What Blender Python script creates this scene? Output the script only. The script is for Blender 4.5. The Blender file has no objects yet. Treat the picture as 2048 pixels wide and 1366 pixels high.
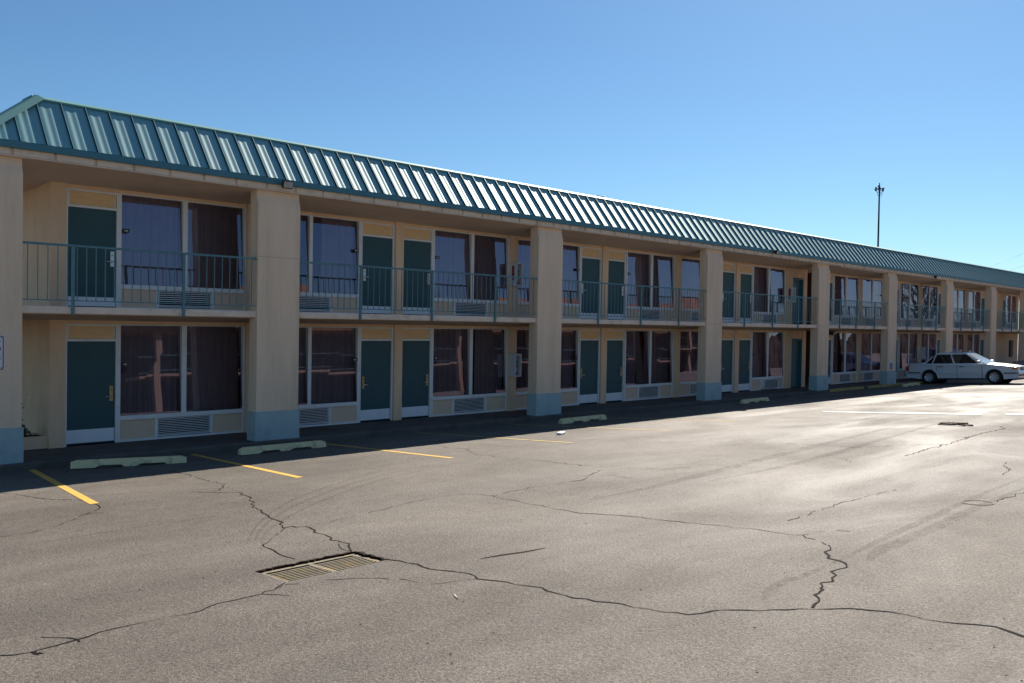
import bpy, bmesh, math, random
from mathutils import Vector, Matrix
random.seed(7)
S = bpy.context.scene
COL = S.collection
R_ = math.radians

# ------------------------------------------------------------------ materials
def mat(name, col, rough=0.6, var=0.12, vscale=3.0, spec=0.5, metal=0.0, bump=0.0, bscale=60.0,
        stain=None, stain_scale=0.6, stain_amt=0.0, stretch=(1, 1, 1), coat=0.0):
    m = bpy.data.materials.new(name); m.use_nodes = True
    nt = m.node_tree; N = nt.nodes; L = nt.links
    b = N['Principled BSDF']
    b.inputs['Roughness'].default_value = rough
    b.inputs['Metallic'].default_value = metal
    b.inputs['Specular IOR Level'].default_value = spec
    if coat:
        b.inputs['Coat Weight'].default_value = coat
        b.inputs['Coat Roughness'].default_value = 0.3 if 'roof' in name else 0.06
    tc = N.new('ShaderNodeTexCoord'); mp = N.new('ShaderNodeMapping')
    mp.inputs['Scale'].default_value = stretch
    L.new(tc.outputs['Object'], mp.inputs['Vector'])
    no = N.new('ShaderNodeTexNoise'); no.inputs['Scale'].default_value = vscale
    no.inputs['Detail'].default_value = 6.0; no.inputs['Roughness'].default_value = 0.65
    L.new(mp.outputs['Vector'], no.inputs['Vector'])
    r = N.new('ShaderNodeMapRange')
    r.inputs['From Min'].default_value = 0.25; r.inputs['From Max'].default_value = 0.75
    r.inputs['To Min'].default_value = 1 - var; r.inputs['To Max'].default_value = 1 + var
    L.new(no.outputs['Fac'], r.inputs['Value'])
    mx = N.new('ShaderNodeMix'); mx.data_type = 'RGBA'; mx.blend_type = 'MULTIPLY'
    mx.inputs['Factor'].default_value = 1.0
    mx.inputs['A'].default_value = (*col, 1)
    L.new(r.outputs['Result'], mx.inputs['B'])
    out = mx.outputs['Result']
    if stain:
        n2 = N.new('ShaderNodeTexNoise'); n2.inputs['Scale'].default_value = stain_scale
        n2.inputs['Detail'].default_value = 8.0; n2.inputs['Roughness'].default_value = 0.7
        L.new(mp.outputs['Vector'], n2.inputs['Vector'])
        r2 = N.new('ShaderNodeMapRange')
        r2.inputs['From Min'].default_value = 0.52; r2.inputs['From Max'].default_value = 0.72
        r2.inputs['To Min'].default_value = 0; r2.inputs['To Max'].default_value = stain_amt
        L.new(n2.outputs['Fac'], r2.inputs['Value'])
        m2 = N.new('ShaderNodeMix'); m2.data_type = 'RGBA'
        L.new(r2.outputs['Result'], m2.inputs['Factor'])
        L.new(out, m2.inputs['A']); m2.inputs['B'].default_value = (*stain, 1)
        out = m2.outputs['Result']
    L.new(out, b.inputs['Base Color'])
    if bump:
        n3 = N.new('ShaderNodeTexNoise'); n3.inputs['Scale'].default_value = bscale
        n3.inputs['Detail'].default_value = 4.0
        L.new(tc.outputs['Object'], n3.inputs['Vector'])
        bp = N.new('ShaderNodeBump'); bp.inputs['Strength'].default_value = bump
        bp.inputs['Distance'].default_value = 0.01
        L.new(n3.outputs['Fac'], bp.inputs['Height']); L.new(bp.outputs['Normal'], b.inputs['Normal'])
    return m

def asphalt_material():
    m = bpy.data.materials.new('asphalt'); m.use_nodes = True
    nt = m.node_tree; N = nt.nodes; L = nt.links
    b = N['Principled BSDF']
    tc = N.new('ShaderNodeTexCoord')
    def noise(scale, detail=4, rough=0.6, stretch=None, dist=0.0):
        n = N.new('ShaderNodeTexNoise'); n.inputs['Scale'].default_value = scale
        n.inputs['Detail'].default_value = detail; n.inputs['Roughness'].default_value = rough
        n.inputs['Distortion'].default_value = dist
        if stretch:
            mp = N.new('ShaderNodeMapping'); mp.inputs['Scale'].default_value = stretch[0:3]
            if len(stretch) > 3: mp.inputs['Rotation'].default_value = (0, 0, stretch[3])
            L.new(tc.outputs['Object'], mp.inputs['Vector']); L.new(mp.outputs['Vector'], n.inputs['Vector'])
        else:
            L.new(tc.outputs['Object'], n.inputs['Vector'])
        return n.outputs['Fac']
    def rng(v, a, c, d, e):
        r = N.new('ShaderNodeMapRange')
        r.inputs['From Min'].default_value = a; r.inputs['From Max'].default_value = c
        r.inputs['To Min'].default_value = d; r.inputs['To Max'].default_value = e
        L.new(v, r.inputs['Value']); return r.outputs['Result']
    def mth(op, a, c):
        x = N.new('ShaderNodeMath'); x.operation = op
        for i, v in enumerate((a, c)):
            if isinstance(v, (int, float)): x.inputs[i].default_value = v
            else: L.new(v, x.inputs[i])
        return x.outputs[0]
    grain = mth('MULTIPLY', rng(noise(150, 2, 0.7), 0.3, 0.7, 0.4, 1.6), rng(noise(50, 3, 0.7), 0.32, 0.68, 0.55, 1.45))
    mid = rng(noise(2.2, 7, 0.7), 0.3, 0.7, 0.88, 1.12)
    big = rng(noise(0.16, 4, 0.55, (1, 1.9, 1, 0.35), 0.8), 0.36, 0.66, 0.76, 1.12)
    sweep = rng(noise(1.0, 6, 0.7, (0.16, 2.6, 1, -0.05)), 0.3, 0.7, 0.93, 1.07)
    k = mth('MULTIPLY', mth('MULTIPLY', grain, mid), mth('MULTIPLY', big, sweep))
    mx = N.new('ShaderNodeMix'); mx.data_type = 'RGBA'; mx.blend_type = 'MULTIPLY'
    mx.inputs['Factor'].default_value = 1.0; mx.inputs['A'].default_value = (*ASPH, 1)
    L.new(k, mx.inputs['B']); L.new(mx.outputs['Result'], b.inputs['Base Color'])
    rough = rng(noise(0.22, 5, 0.6, (1, 2.2, 1, 0.3), 0.6), 0.35, 0.68, 0.56, 0.80)
    L.new(rough, b.inputs['Roughness'])
    b.inputs['Specular IOR Level'].default_value = 0.13
    bp = N.new('ShaderNodeBump'); bp.inputs['Strength'].default_value = 0.8
    bp.inputs['Distance'].default_value = 0.008
    hh = mth('ADD', noise(110, 2, 0.65), mth('MULTIPLY', noise(38, 3, 0.6), 1.3))
    L.new(hh, bp.inputs['Height']); L.new(bp.outputs['Normal'], b.inputs['Normal'])
    return m

def glass_material():
    m = bpy.data.materials.new('tinted_window_glass'); m.use_nodes = True
    nt = m.node_tree; N = nt.nodes; L = nt.links
    for n in list(N):
        if n.type != 'OUTPUT_MATERIAL': N.remove(n)
    out = N['Material Output']
    tr = N.new('ShaderNodeBsdfTransparent'); tr.inputs['Color'].default_value = (0.68, 0.62, 0.65, 1)
    gl = N.new('ShaderNodeBsdfGlossy'); gl.inputs['Roughness'].default_value = 0.0
    gl.inputs['Color'].default_value = (0.82, 0.70, 0.92, 1)
    tc = N.new('ShaderNodeTexCoord'); no = N.new('ShaderNodeTexNoise')
    no.inputs['Scale'].default_value = 1.1; no.inputs['Detail'].default_value = 1.0
    L.new(tc.outputs['Object'], no.inputs['Vector'])
    bp = N.new('ShaderNodeBump'); bp.inputs['Strength'].default_value = 0.05; bp.inputs['Distance'].default_value = 0.02
    L.new(no.outputs['Fac'], bp.inputs['Height']); L.new(bp.outputs['Normal'], gl.inputs['Normal'])
    fr = N.new('ShaderNodeFresnel'); fr.inputs['IOR'].default_value = 1.9
    ad = N.new('ShaderNodeMath'); ad.operation = 'MULTIPLY_ADD'
    ad.inputs[1].default_value = 0.9; ad.inputs[2].default_value = 0.08; ad.use_clamp = True
    L.new(fr.outputs['Fac'], ad.inputs[0])
    mx = N.new('ShaderNodeMixShader'); L.new(ad.outputs[0], mx.inputs['Fac'])
    L.new(tr.outputs[0], mx.inputs[1]); L.new(gl.outputs[0], mx.inputs[2])
    L.new(mx.outputs[0], out.inputs['Surface'])
    return m

ASPH = (0.150, 0.130, 0.110)
M = {}
M['asphalt'] = asphalt_material()
def scuff_material():
    m = bpy.data.materials.new('tyre_scuff'); m.use_nodes = True
    nt = m.node_tree; N = nt.nodes; L = nt.links; p = N['Principled BSDF']; out = N['Material Output']
    p.inputs['Base Color'].default_value = (0.055, 0.048, 0.042, 1); p.inputs['Roughness'].default_value = 0.85; p.inputs['Specular IOR Level'].default_value = 0.1
    tc = N.new('ShaderNodeTexCoord'); no = N.new('ShaderNodeTexNoise'); no.inputs['Scale'].default_value = 16; no.inputs['Detail'].default_value = 8
    no.inputs['Roughness'].default_value = 0.8; L.new(tc.outputs['Object'], no.inputs['Vector'])
    r = N.new('ShaderNodeMapRange'); r.inputs['From Min'].default_value = 0.40; r.inputs['From Max'].default_value = 0.72
    r.inputs['To Min'].default_value = 0.0; r.inputs['To Max'].default_value = 0.38; L.new(no.outputs['Fac'], r.inputs['Value'])
    t = N.new('ShaderNodeBsdfTransparent'); mx = N.new('ShaderNodeMixShader')
    L.new(r.outputs['Result'], mx.inputs['Fac']); L.new(t.outputs[0], mx.inputs[1]); L.new(p.outputs[0], mx.inputs[2]); L.new(mx.outputs[0], out.inputs['Surface'])
    return m
M['scuff'] = scuff_material()
M['joint'] = mat('stained_joint', (0.36, 0.27, 0.19), 0.95, 0.3, 8, spec=0.1)
M['crack'] = mat('crack_dirt', (0.012, 0.010, 0.009), 0.95, spec=0.1)
M['rust_soil'] = mat('rust_soil', (0.030, 0.018, 0.012), 0.95, spec=0.1, var=0.5, vscale=30)
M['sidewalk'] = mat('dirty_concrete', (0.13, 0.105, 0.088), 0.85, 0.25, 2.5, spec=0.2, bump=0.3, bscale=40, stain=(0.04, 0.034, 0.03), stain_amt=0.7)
M['stucco'] = mat('column_stucco', (0.86, 0.63, 0.445), 0.92, 0.10, 1.6, spec=0.15, bump=0.5, bscale=90,
                  stain=(0.50, 0.36, 0.24), stain_scale=1.4, stain_amt=0.45, stretch=(1.8, 1.8, 0.22))
M['wall'] = mat('tan_wall', (0.88, 0.60, 0.39), 0.9, 0.10, 2.0, spec=0.15, bump=0.3, bscale=90, stain=(0.52, 0.33, 0.18), stain_amt=0.35, stretch=(1.4, 1.4, 0.4))
M['panel'] = mat('tan_panel', (0.80, 0.58, 0.41), 0.75, 0.05, 2.0, spec=0.25)
M['transom'] = mat('peach_transom', (0.87, 0.57, 0.30), 0.75, 0.12, 5.0, spec=0.25, stretch=(1, 1, 6))
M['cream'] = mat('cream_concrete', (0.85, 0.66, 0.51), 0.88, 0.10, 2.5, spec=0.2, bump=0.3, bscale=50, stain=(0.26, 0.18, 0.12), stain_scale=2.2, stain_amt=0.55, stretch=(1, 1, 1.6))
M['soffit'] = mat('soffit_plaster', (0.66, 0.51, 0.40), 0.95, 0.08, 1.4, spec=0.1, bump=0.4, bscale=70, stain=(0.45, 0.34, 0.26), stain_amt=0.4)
M['basepaint'] = mat('blue_grey_base_paint', (0.41, 0.50, 0.50), 0.85, 0.10, 2.5, spec=0.2, bump=0.5, bscale=90, stain=(0.22, 0.26, 0.26), stain_scale=2, stain_amt=0.5)
M['roof'] = mat('teal_roof_metal', (0.075, 0.265, 0.29), 0.56, 0.08, 1.2, spec=0.4); ROOFG = 1
def roof_gloss(m):
    nt = m.node_tree; N = nt.nodes; L = nt.links; out = N['Material Output']; p = N['Principled BSDF']
    g = N.new('ShaderNodeBsdfAnisotropic'); g.distribution = 'GGX'
    g.inputs['Color'].default_value = (0.80, 0.95, 0.90, 1); g.inputs['Roughness'].default_value = 0.56; g.inputs['Anisotropy'].default_value = 0.36
    c = N.new('ShaderNodeCombineXYZ')
    for i, v in enumerate((1, 0, 0)): c.inputs[i].default_value = v
    L.new(c.outputs[0], g.inputs['Tangent'])
    mx = N.new('ShaderNodeMixShader'); mx.inputs['Fac'].default_value = 0.3
    L.new(p.outputs[0], mx.inputs[1]); L.new(g.outputs[0], mx.inputs[2]); L.new(mx.outputs[0], out.inputs['Surface'])
M['roofcap'] = mat('pale_teal_cap', (0.12, 0.29, 0.275), 0.55, 0.08, 1.0, spec=0.4)
roof_gloss(M['roof'])
M['fascia'] = mat('teal_fascia', (0.06, 0.19, 0.235), 0.5, 0.07, 1.0, spec=0.4)
M['rail'] = mat('teal_rail_paint', (0.105, 0.225, 0.25), 0.5, 0.18, 6.0, spec=0.4, stain=(0.13, 0.09, 0.06), stain_scale=9, stain_amt=0.35)
M['frame'] = mat('white_aluminium', (0.85, 0.82, 0.80), 0.5, 0.05, 3.0, spec=0.4, stain=(0.42, 0.37, 0.31), stain_amt=0.35, stain_scale=2)
M['kick'] = mat('metal_kick_plate', (0.84, 0.83, 0.84), 0.42, 0.07, 5.0, spec=0.5)
M['door'] = mat('dark_green_door', (0.038, 0.098, 0.108), 0.5, 0.08, 4.0, spec=0.35)
M['door2'] = mat('teal_service_door', (0.085, 0.165, 0.175), 0.55, 0.10, 3.0, spec=0.35)
M['brass'] = mat('dull_brass', (0.46, 0.34, 0.17), 0.38, 0.1, 20, metal=0.6)
M['steel'] = mat('satin_steel', (0.72, 0.72, 0.72), 0.35, 0.05, 20, metal=0.7)
M['grille'] = mat('aluminium_louvre', (0.80, 0.78, 0.78), 0.45, 0.08, 4.0, metal=0.2)
M['black'] = mat('black_recess', (0.010, 0.010, 0.011), 0.8, spec=0.2)
M['plaque'] = mat('black_plaque', (0.014, 0.014, 0.014), 0.45)
M['digits'] = mat('pale_digits', (0.6, 0.6, 0.58), 0.6)
M['curtain'] = mat('mauve_curtain', (0.72, 0.66, 0.70), 0.95, 0.10, 3.0, spec=0.05)
M['curtain2'] = mat('green_curtain', (0.40, 0.44, 0.30), 0.95, 0.10, 3.0, spec=0.05)
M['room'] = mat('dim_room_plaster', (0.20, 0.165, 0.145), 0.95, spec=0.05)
M['yellow'] = mat('yellow_road_paint', (0.64, 0.38, 0.075), 0.75, 0.25, 9, spec=0.25, stain=(0.15, 0.125, 0.10), stain_scale=9, stain_amt=0.85)
M['yellow_worn'] = mat('worn_yellow_paint', (0.44, 0.31, 0.10), 0.8, 0.3, 9, spec=0.25, stain=(0.135, 0.12, 0.105), stain_scale=4, stain_amt=0.9)
M['white_paint'] = mat('white_road_paint', (0.62, 0.60, 0.56), 0.7, 0.2, 8, spec=0.25, stain=(0.22, 0.19, 0.16), stain_scale=5, stain_amt=0.7)
M['wheelstop'] = mat('pale_yellow_concrete', (0.84, 0.66, 0.36), 0.85, 0.15, 5, spec=0.2, bump=0.3, bscale=40, stain=(0.17, 0.13, 0.09), stain_scale=5, stain_amt=0.8)
M['glass'] = glass_material()
M['iron'] = mat('cast_iron_grate', (0.22, 0.185, 0.125), 0.65, 0.35, 14, metal=0.15, spec=0.35, stain=(0.42, 0.27, 0.08), stain_scale=6, stain_amt=0.9)
M['soil'] = mat('planter_soil', (0.045, 0.028, 0.018), 0.95, 0.4, 20, spec=0.1)
M['leaf'] = mat('shrub_leaf', (0.055, 0.075, 0.032), 0.7, 0.3, 9, spec=0.3)
M['red'] = mat('red_enamel', (0.34, 0.03, 0.022), 0.4, 0.08, 9)
M['darkred'] = mat('dark_red_ink', (0.24, 0.018, 0.026), 0.5)
M['white'] = mat('white_enamel', (0.72, 0.73, 0.74), 0.4, 0.04, 5)
M['blue'] = mat('blue_sign_ink', (0.03, 0.09, 0.36), 0.5)
M['lamp_body'] = mat('bronze_lamp_housing', (0.05, 0.045, 0.04), 0.5, 0.1, 8)
M['lens'] = mat('lamp_lens', (0.38, 0.37, 0.34), 0.12, 0.2, 14, spec=0.7)
M['pole'] = mat('dark_steel_pole', (0.05, 0.05, 0.055), 0.5, 0.1, 3, metal=0.3)
M['carwhite'] = mat('white_car_paint', (0.74, 0.75, 0.77), 0.32, 0.02, 2, spec=0.5, coat=0.6)
M['carsilver'] = mat('silver_car_paint', (0.40, 0.42, 0.46), 0.3, 0.02, 2, spec=0.5, metal=0.4, coat=0.6)
M['carglass'] = mat('car_window_glass', (0.012, 0.016, 0.022), 0.03, 0.02, 2, spec=0.8)
M['screen'] = mat('sky_toned_windscreen', (0.36, 0.46, 0.52), 0.08, 0.02, 2, spec=1.0)  # pale base colour stands in for sky reflected in the windscreen
M['tyre'] = mat('tyre_rubber', (0.018, 0.018, 0.019), 0.8, 0.15, 20, spec=0.3)
M['hub'] = mat('wheel_cover', (0.55, 0.56, 0.59), 0.35, 0.05, 5, metal=0.5)
M['trim'] = mat('dark_plastic_trim', (0.03, 0.03, 0.033), 0.55)
M['amber'] = mat('amber_lens', (0.75, 0.17, 0.03), 0.2)
M['redlens'] = mat('red_lens', (0.50, 0.03, 0.025), 0.2)
M['headlens'] = mat('headlight_lens', (0.55, 0.58, 0.60), 0.1, 0.05, 10, spec=0.8)
M['wingroof'] = mat('brown_shingle_roof', (0.30, 0.16, 0.10), 0.85, 0.15, 3, spec=0.15)
M['wingcol'] = mat('dull_tan_pillar', (0.42, 0.31, 0.22), 0.9, 0.1, 2, spec=0.1)
M['woods'] = mat('winter_woods', (0.055, 0.042, 0.034), 0.95, 0.35, 1.5, spec=0.05)
M['bark'] = mat('grey_bark', (0.12, 0.10, 0.085), 0.9, 0.2, 6, bump=0.5, bscale=20)
M['paper'] = mat('white_litter', (0.75, 0.73, 0.70), 0.7)
M['rustwood'] = mat('rusty_scrap', (0.10, 0.055, 0.035), 0.8, 0.4, 12)
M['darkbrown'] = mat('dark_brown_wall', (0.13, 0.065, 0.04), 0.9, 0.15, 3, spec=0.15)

# ------------------------------------------------------------------ mesh builder
class MB:
    def __init__(s): s.v = []; s.f = []; s.mi = []; s.ms = []; s.smooth = []
    def _m(s, m):
        if m not in s.ms: s.ms.append(m)
        return s.ms.index(m)
    def poly(s, pts, m, smooth=False):
        n = len(s.v); s.v += [tuple(p) for p in pts]
        s.f.append(tuple(range(n, n + len(pts)))); s.mi.append(s._m(m)); s.smooth.append(smooth)
    def mesh(s, vs, fs, m, smooth=False):
        n = len(s.v); s.v += [tuple(p) for p in vs]; k = s._m(m)
        for f in fs:
            s.f.append(tuple(i + n for i in f)); s.mi.append(k); s.smooth.append(smooth)
    def box(s, x0, x1, y0, y1, z0, z1, m):
        vs = [(x0,y0,z0),(x1,y0,z0),(x1,y1,z0),(x0,y1,z0),(x0,y0,z1),(x1,y0,z1),(x1,y1,z1),(x0,y1,z1)]
        s.mesh(vs, [(0,3,2,1),(4,5,6,7),(0,1,5,4),(1,2,6,5),(2,3,7,6),(3,0,4,7)], m)
    def bbox(s, x0, x1, y0, y1, z0, z1, m, b):           # box with chamfered vertical and horizontal edges (bmesh bevel)
        bm = bmesh.new()
        bmesh.ops.create_cube(bm, size=1)
        for v in bm.verts:
            v.co = Vector((x0 + (v.co.x + .5) * (x1 - x0), y0 + (v.co.y + .5) * (y1 - y0), z0 + (v.co.z + .5) * (z1 - z0)))
        bmesh.ops.bevel(bm, geom=bm.edges[:], offset=b, segments=2, affect='EDGES', profile=0.6)
        s.bm(bm, m)
    def bm(s, bm, m, smooth=False):
        bm.verts.ensure_lookup_table(); bm.verts.index_update()
        s.mesh([v.co[:] for v in bm.verts], [[v.index for v in f.verts] for f in bm.faces], m, smooth); bm.free()
    def extrude_x(s, prof, x0, x1, m):                   # prof: [(y,z)] closed
        n = len(prof)
        vs = [(x0, y, z) for y, z in prof] + [(x1, y, z) for y, z in prof]
        fs = [(i, (i+1) % n, n + (i+1) % n, n + i) for i in range(n)] + [tuple(range(n-1, -1, -1)), tuple(range(n, 2*n))]
        s.mesh(vs, fs, m)
    def tube(s, p0, p1, r0, r1, m, seg=10, cap=True, smooth=True):
        p0 = Vector(p0); p1 = Vector(p1); d = (p1 - p0)
        if d.length < 1e-9: return
        d.normalize(); a = d.orthogonal().normalized(); b = d.cross(a)
        vs = []
        for p, r in ((p0, r0), (p1, r1)):
            for i in range(seg):
                t = 2 * math.pi * i / seg
                vs.append(tuple(p + a * r * math.cos(t) + b * r * math.sin(t)))
        fs = [(i, (i+1) % seg, seg + (i+1) % seg, seg + i) for i in range(seg)]
        s.mesh(vs, fs, m, smooth)
        if cap: s.mesh(vs, [tuple(range(seg-1, -1, -1)), tuple(range(seg, 2*seg))], m)
    def lathe(s, prof, m, axis='Z', seg=24, org=(0,0,0), smooth=True):   # prof [(r,h)]
        vs = []; n = len(prof)
        for i in range(seg):
            t = 2 * math.pi * i / seg
            for r, h in prof:
                c, q = r * math.cos(t), r * math.sin(t)
                p = {'Z': (c, q, h), 'Y': (c, h, q), 'X': (h, c, q)}[axis]
                vs.append((p[0]+org[0], p[1]+org[1], p[2]+org[2]))
        fs = []
        for i in range(seg):
            j = (i + 1) % seg
            for k in range(n - 1):
                fs.append((i*n+k, j*n+k, j*n+k+1, i*n+k+1))
        s.mesh(vs, fs, m, smooth)
    def build(s, name, parent=None, loc=None, rot=None, recalc=True):
        me = bpy.data.meshes.new(name)
        me.from_pydata(s.v, [], s.f)
        for m in s.ms: me.materials.append(M[m])
        me.polygons.foreach_set('material_index', s.mi)
        me.polygons.foreach_set('use_smooth', s.smooth)
        if recalc:
            bm = bmesh.new(); bm.from_mesh(me)
            bmesh.ops.remove_doubles(bm, verts=bm.verts, dist=1e-6)
            bmesh.ops.recalc_face_normals(bm, faces=bm.faces)
            bm.to_mesh(me); bm.free()
        me.update()
        o = bpy.data.objects.new(name, me); COL.objects.link(o)
        if parent: o.parent = parent
        if loc: o.location = loc
        if rot: o.rotation_euler = rot
        return o

def tag(o, label=None, cat=None, group=None, kind=None):
    if label: o['label'] = label
    if cat: o['category'] = cat
    if group: o['group'] = group
    if kind: o['kind'] = kind
    return o
def empty(name, loc=(0,0,0), rz=0.0, label=None, cat=None, group=None):
    o = bpy.data.objects.new(name, None); COL.objects.link(o)
    o.location = loc; o.rotation_euler = (0, 0, rz); o.empty_display_size = 0.3
    return tag(o, label, cat, group)
def copy_tree(o, parent=None):
    c = o.copy(); COL.objects.link(c); c.parent = parent
    for ch in list(o.children): copy_tree(ch, c)
    return c

# ------------------------------------------------------------------ camera (solved from the photograph)
CAM = Vector((-2.5012, -16.516, 2.6125))
yaw, pitch, roll = 0.78031, -0.0199, 0.0167
fw = Vector((math.sin(yaw)*math.cos(pitch), math.cos(yaw)*math.cos(pitch), math.sin(pitch)))
rt = Vector((math.cos(yaw), -math.sin(yaw), 0)); up = rt.cross(fw)
RT = rt*math.cos(roll) + up*math.sin(roll); UP = -rt*math.sin(roll) + up*math.cos(roll)
FPX = 1736.74
cd_ = bpy.data.cameras.new('camera'); cam = bpy.data.objects.new('camera', cd_); COL.objects.link(cam)
cam.matrix_world = Matrix(((RT.x, UP.x, -fw.x, CAM.x), (RT.y, UP.y, -fw.y, CAM.y), (RT.z, UP.z, -fw.z, CAM.z), (0,0,0,1)))
cd_.sensor_width = 36; cd_.lens = FPX / 2048 * 36; cd_.clip_end = 5000; cd_.clip_start = 0.1
S.camera = cam
G = 0.055; Z0 = -0.04
def ground_z(y):
    if y > -0.06: return Z0
    if y > -15.4: return Z0 - G * y
    return Z0 + G * 15.4 - 0.045 * (-15.4 - max(y, -28.0))
def pix(x, y, lift=0.0):                                  # a mark seen in the photograph -> its place on the sloping lot
    d = (x-1024)/FPX*RT - (y-683)/FPX*UP + fw
    t = (Z0 + lift - CAM.z - G*CAM.y) / (d.z + G*d.y)
    return CAM + d*t

# ------------------------------------------------------------------ light and sky
SUN_AZ, SUN_EL = R_(68.5), R_(37.0)
w = bpy.data.worlds.new('World'); S.world = w; w.use_nodes = True
nt = w.node_tree; bg = nt.nodes['Background']
sky = nt.nodes.new('ShaderNodeTexSky'); sky.sky_type = 'NISHITA'; sky.sun_disc = False
sky.sun_elevation = SUN_EL; sky.sun_rotation = SUN_AZ
sky.air_density = 1.0; sky.dust_density = 0.25; sky.ozone_density = 2.0; sky.altitude = 300
tint = nt.nodes.new('ShaderNodeMix'); tint.data_type = 'RGBA'; tint.blend_type = 'MULTIPLY'; tint.inputs['Factor'].default_value = 1.0
nt.links.new(sky.outputs['Color'], tint.inputs['A']); tint.inputs['B'].default_value = (0.43, 0.605, 0.715, 1)
nt.links.new(tint.outputs['Result'], bg.inputs['Color']); bg.inputs['Strength'].default_value = 0.075
sl = bpy.data.lights.new('sun', 'SUN'); sl.energy = 5.0; sl.angle = R_(0.5); sl.color = (1.0, 0.93, 0.83)
so = bpy.data.objects.new('sun', sl); COL.objects.link(so)
sd = Vector((math.sin(SUN_AZ)*math.cos(SUN_EL), math.cos(SUN_AZ)*math.cos(SUN_EL), math.sin(SUN_EL)))
so.rotation_euler = sd.to_track_quat('Z', 'Y').to_euler(); so.location = (30, 40, 60)
S.view_settings.view_transform = 'Standard'; S.view_settings.look = 'None'
S.view_settings.exposure = 0.95; S.view_settings.gamma = 1.0
S.cycles.max_bounces = 8; S.cycles.transparent_max_bounces = 12
S.cycles.caustics_reflective = False; S.cycles.caustics_refractive = False
S.cycles.use_denoising = True

# ------------------------------------------------------------------ ground
HX0, HX1, HY0, HY1 = 1.085, 2.065, -10.39, -9.885          # drain opening
b = MB()
ys = [700, 60, -0.06, -2, -5, -8, -9.4, -10.9, -14, -15.4, -28, -60, -700]
xs = [-700, -60, -10, 0.4, 2.8, 20, 60, 150, 900]
for i in range(len(ys)-1):
    for j in range(len(xs)-1):
        if xs[j] == 0.4 and ys[i] == -9.4: continue
        b.poly([(xs[j], ys[i], ground_z(ys[i])), (xs[j], ys[i+1], ground_z(ys[i+1])),
                (xs[j+1], ys[i+1], ground_z(ys[i+1])), (xs[j+1], ys[i], ground_z(ys[i]))], 'asphalt')
def ring(x0, x1, y0, y1, n, jit):
    P = []
    for k in range(4):
        a = [(x0,y0),(x1,y0),(x1,y1),(x0,y1)][k]; c = [(x1,y0),(x1,y1),(x0,y1),(x0,y0)][k]
        for i in range(n):
            t = i/n; x = a[0]+(c[0]-a[0])*t; y = a[1]+(c[1]-a[1])*t
            q = jit if k in (1, 2) else jit*0.25
            P.append((x+random.uniform(-q, q), y+random.uniform(-q, q)))
    return P
outr = ring(0.4, 2.8, -10.9, -9.4, 26, 0); inr = ring(HX0, HX1, HY0, HY1, 26, 0.017)
n = len(outr)
for i in range(n):
    j = (i+1) % n
    b.poly([(*outr[i], ground_z(outr[i][1])), (*outr[j], ground_z(outr[j][1])), (*inr[j], ground_z(inr[j][1])), (*inr[i], ground_z(inr[i][1]))], 'asphalt')
    if n//4 <= i < 3*n//4:                                     # broken, rust stained lip on the far and right edges
        ox = [0.012+0.03*random.random() for _ in range(2)]
        dxy = (1, 0) if i < n//2 else (0, 1)
        q_ = [inr[i], inr[j], (inr[j][0]+dxy[0]*ox[0], inr[j][1]+dxy[1]*ox[0]), (inr[i][0]+dxy[0]*ox[1], inr[i][1]+dxy[1]*ox[1])]
        b.poly([(x_, y_, ground_z(y_)+0.002) for x_, y_ in q_], 'rust_soil')
    b.poly([(*inr[i], ground_z(inr[i][1])), (*inr[j], ground_z(inr[j][1])), (*inr[j], ground_z(inr[j][1])-0.5), (*inr[i], ground_z(inr[i][1])-0.5)], 'rust_soil')
b.poly([(HX0-.1, HY0-.1, 0.05), (HX1+.1, HY0-.1, 0.05), (HX1+.1, HY1+.1, 0.05), (HX0-.1, HY1+.1, 0.05)], 'crack')
# cracks: thin dirt-filled seams following the photographed lines
def crack(pts, wd, jit=0.02, gap=0.0):
    P = [pix(*p) for p in pts]; Q = []
    for a, c in zip(P, P[1:]):
        L = (c-a).length; k = max(2, int(L/0.09)); s = Vector((-(c-a).y, (c-a).x, 0)).normalized()
        for i in range(k):
            Q.append(a.lerp(c, i/k) + s*random.gauss(0, jit))
    Q.append(P[-1])
    W = wd
    for a, c in zip(Q, Q[1:]):
        d = (c-a); s = Vector((-d.y, d.x, 0))
        if s.length < 1e-6: continue
        s.normalize()
        W2 = 0.35*W + 0.65*wd*min(1.8, max(0.2, random.gauss(1.0, 0.5)))
        if random.random() >= gap:
            q = [a - s*W/2, c - s*W2/2, c + s*W2/2, a + s*W/2]
            b.poly([(p.x, p.y, ground_z(p.y)+0.003) for p in q], 'crack')
        W = W2
T, K, H = 0.011, 0.014, 0.008
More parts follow.
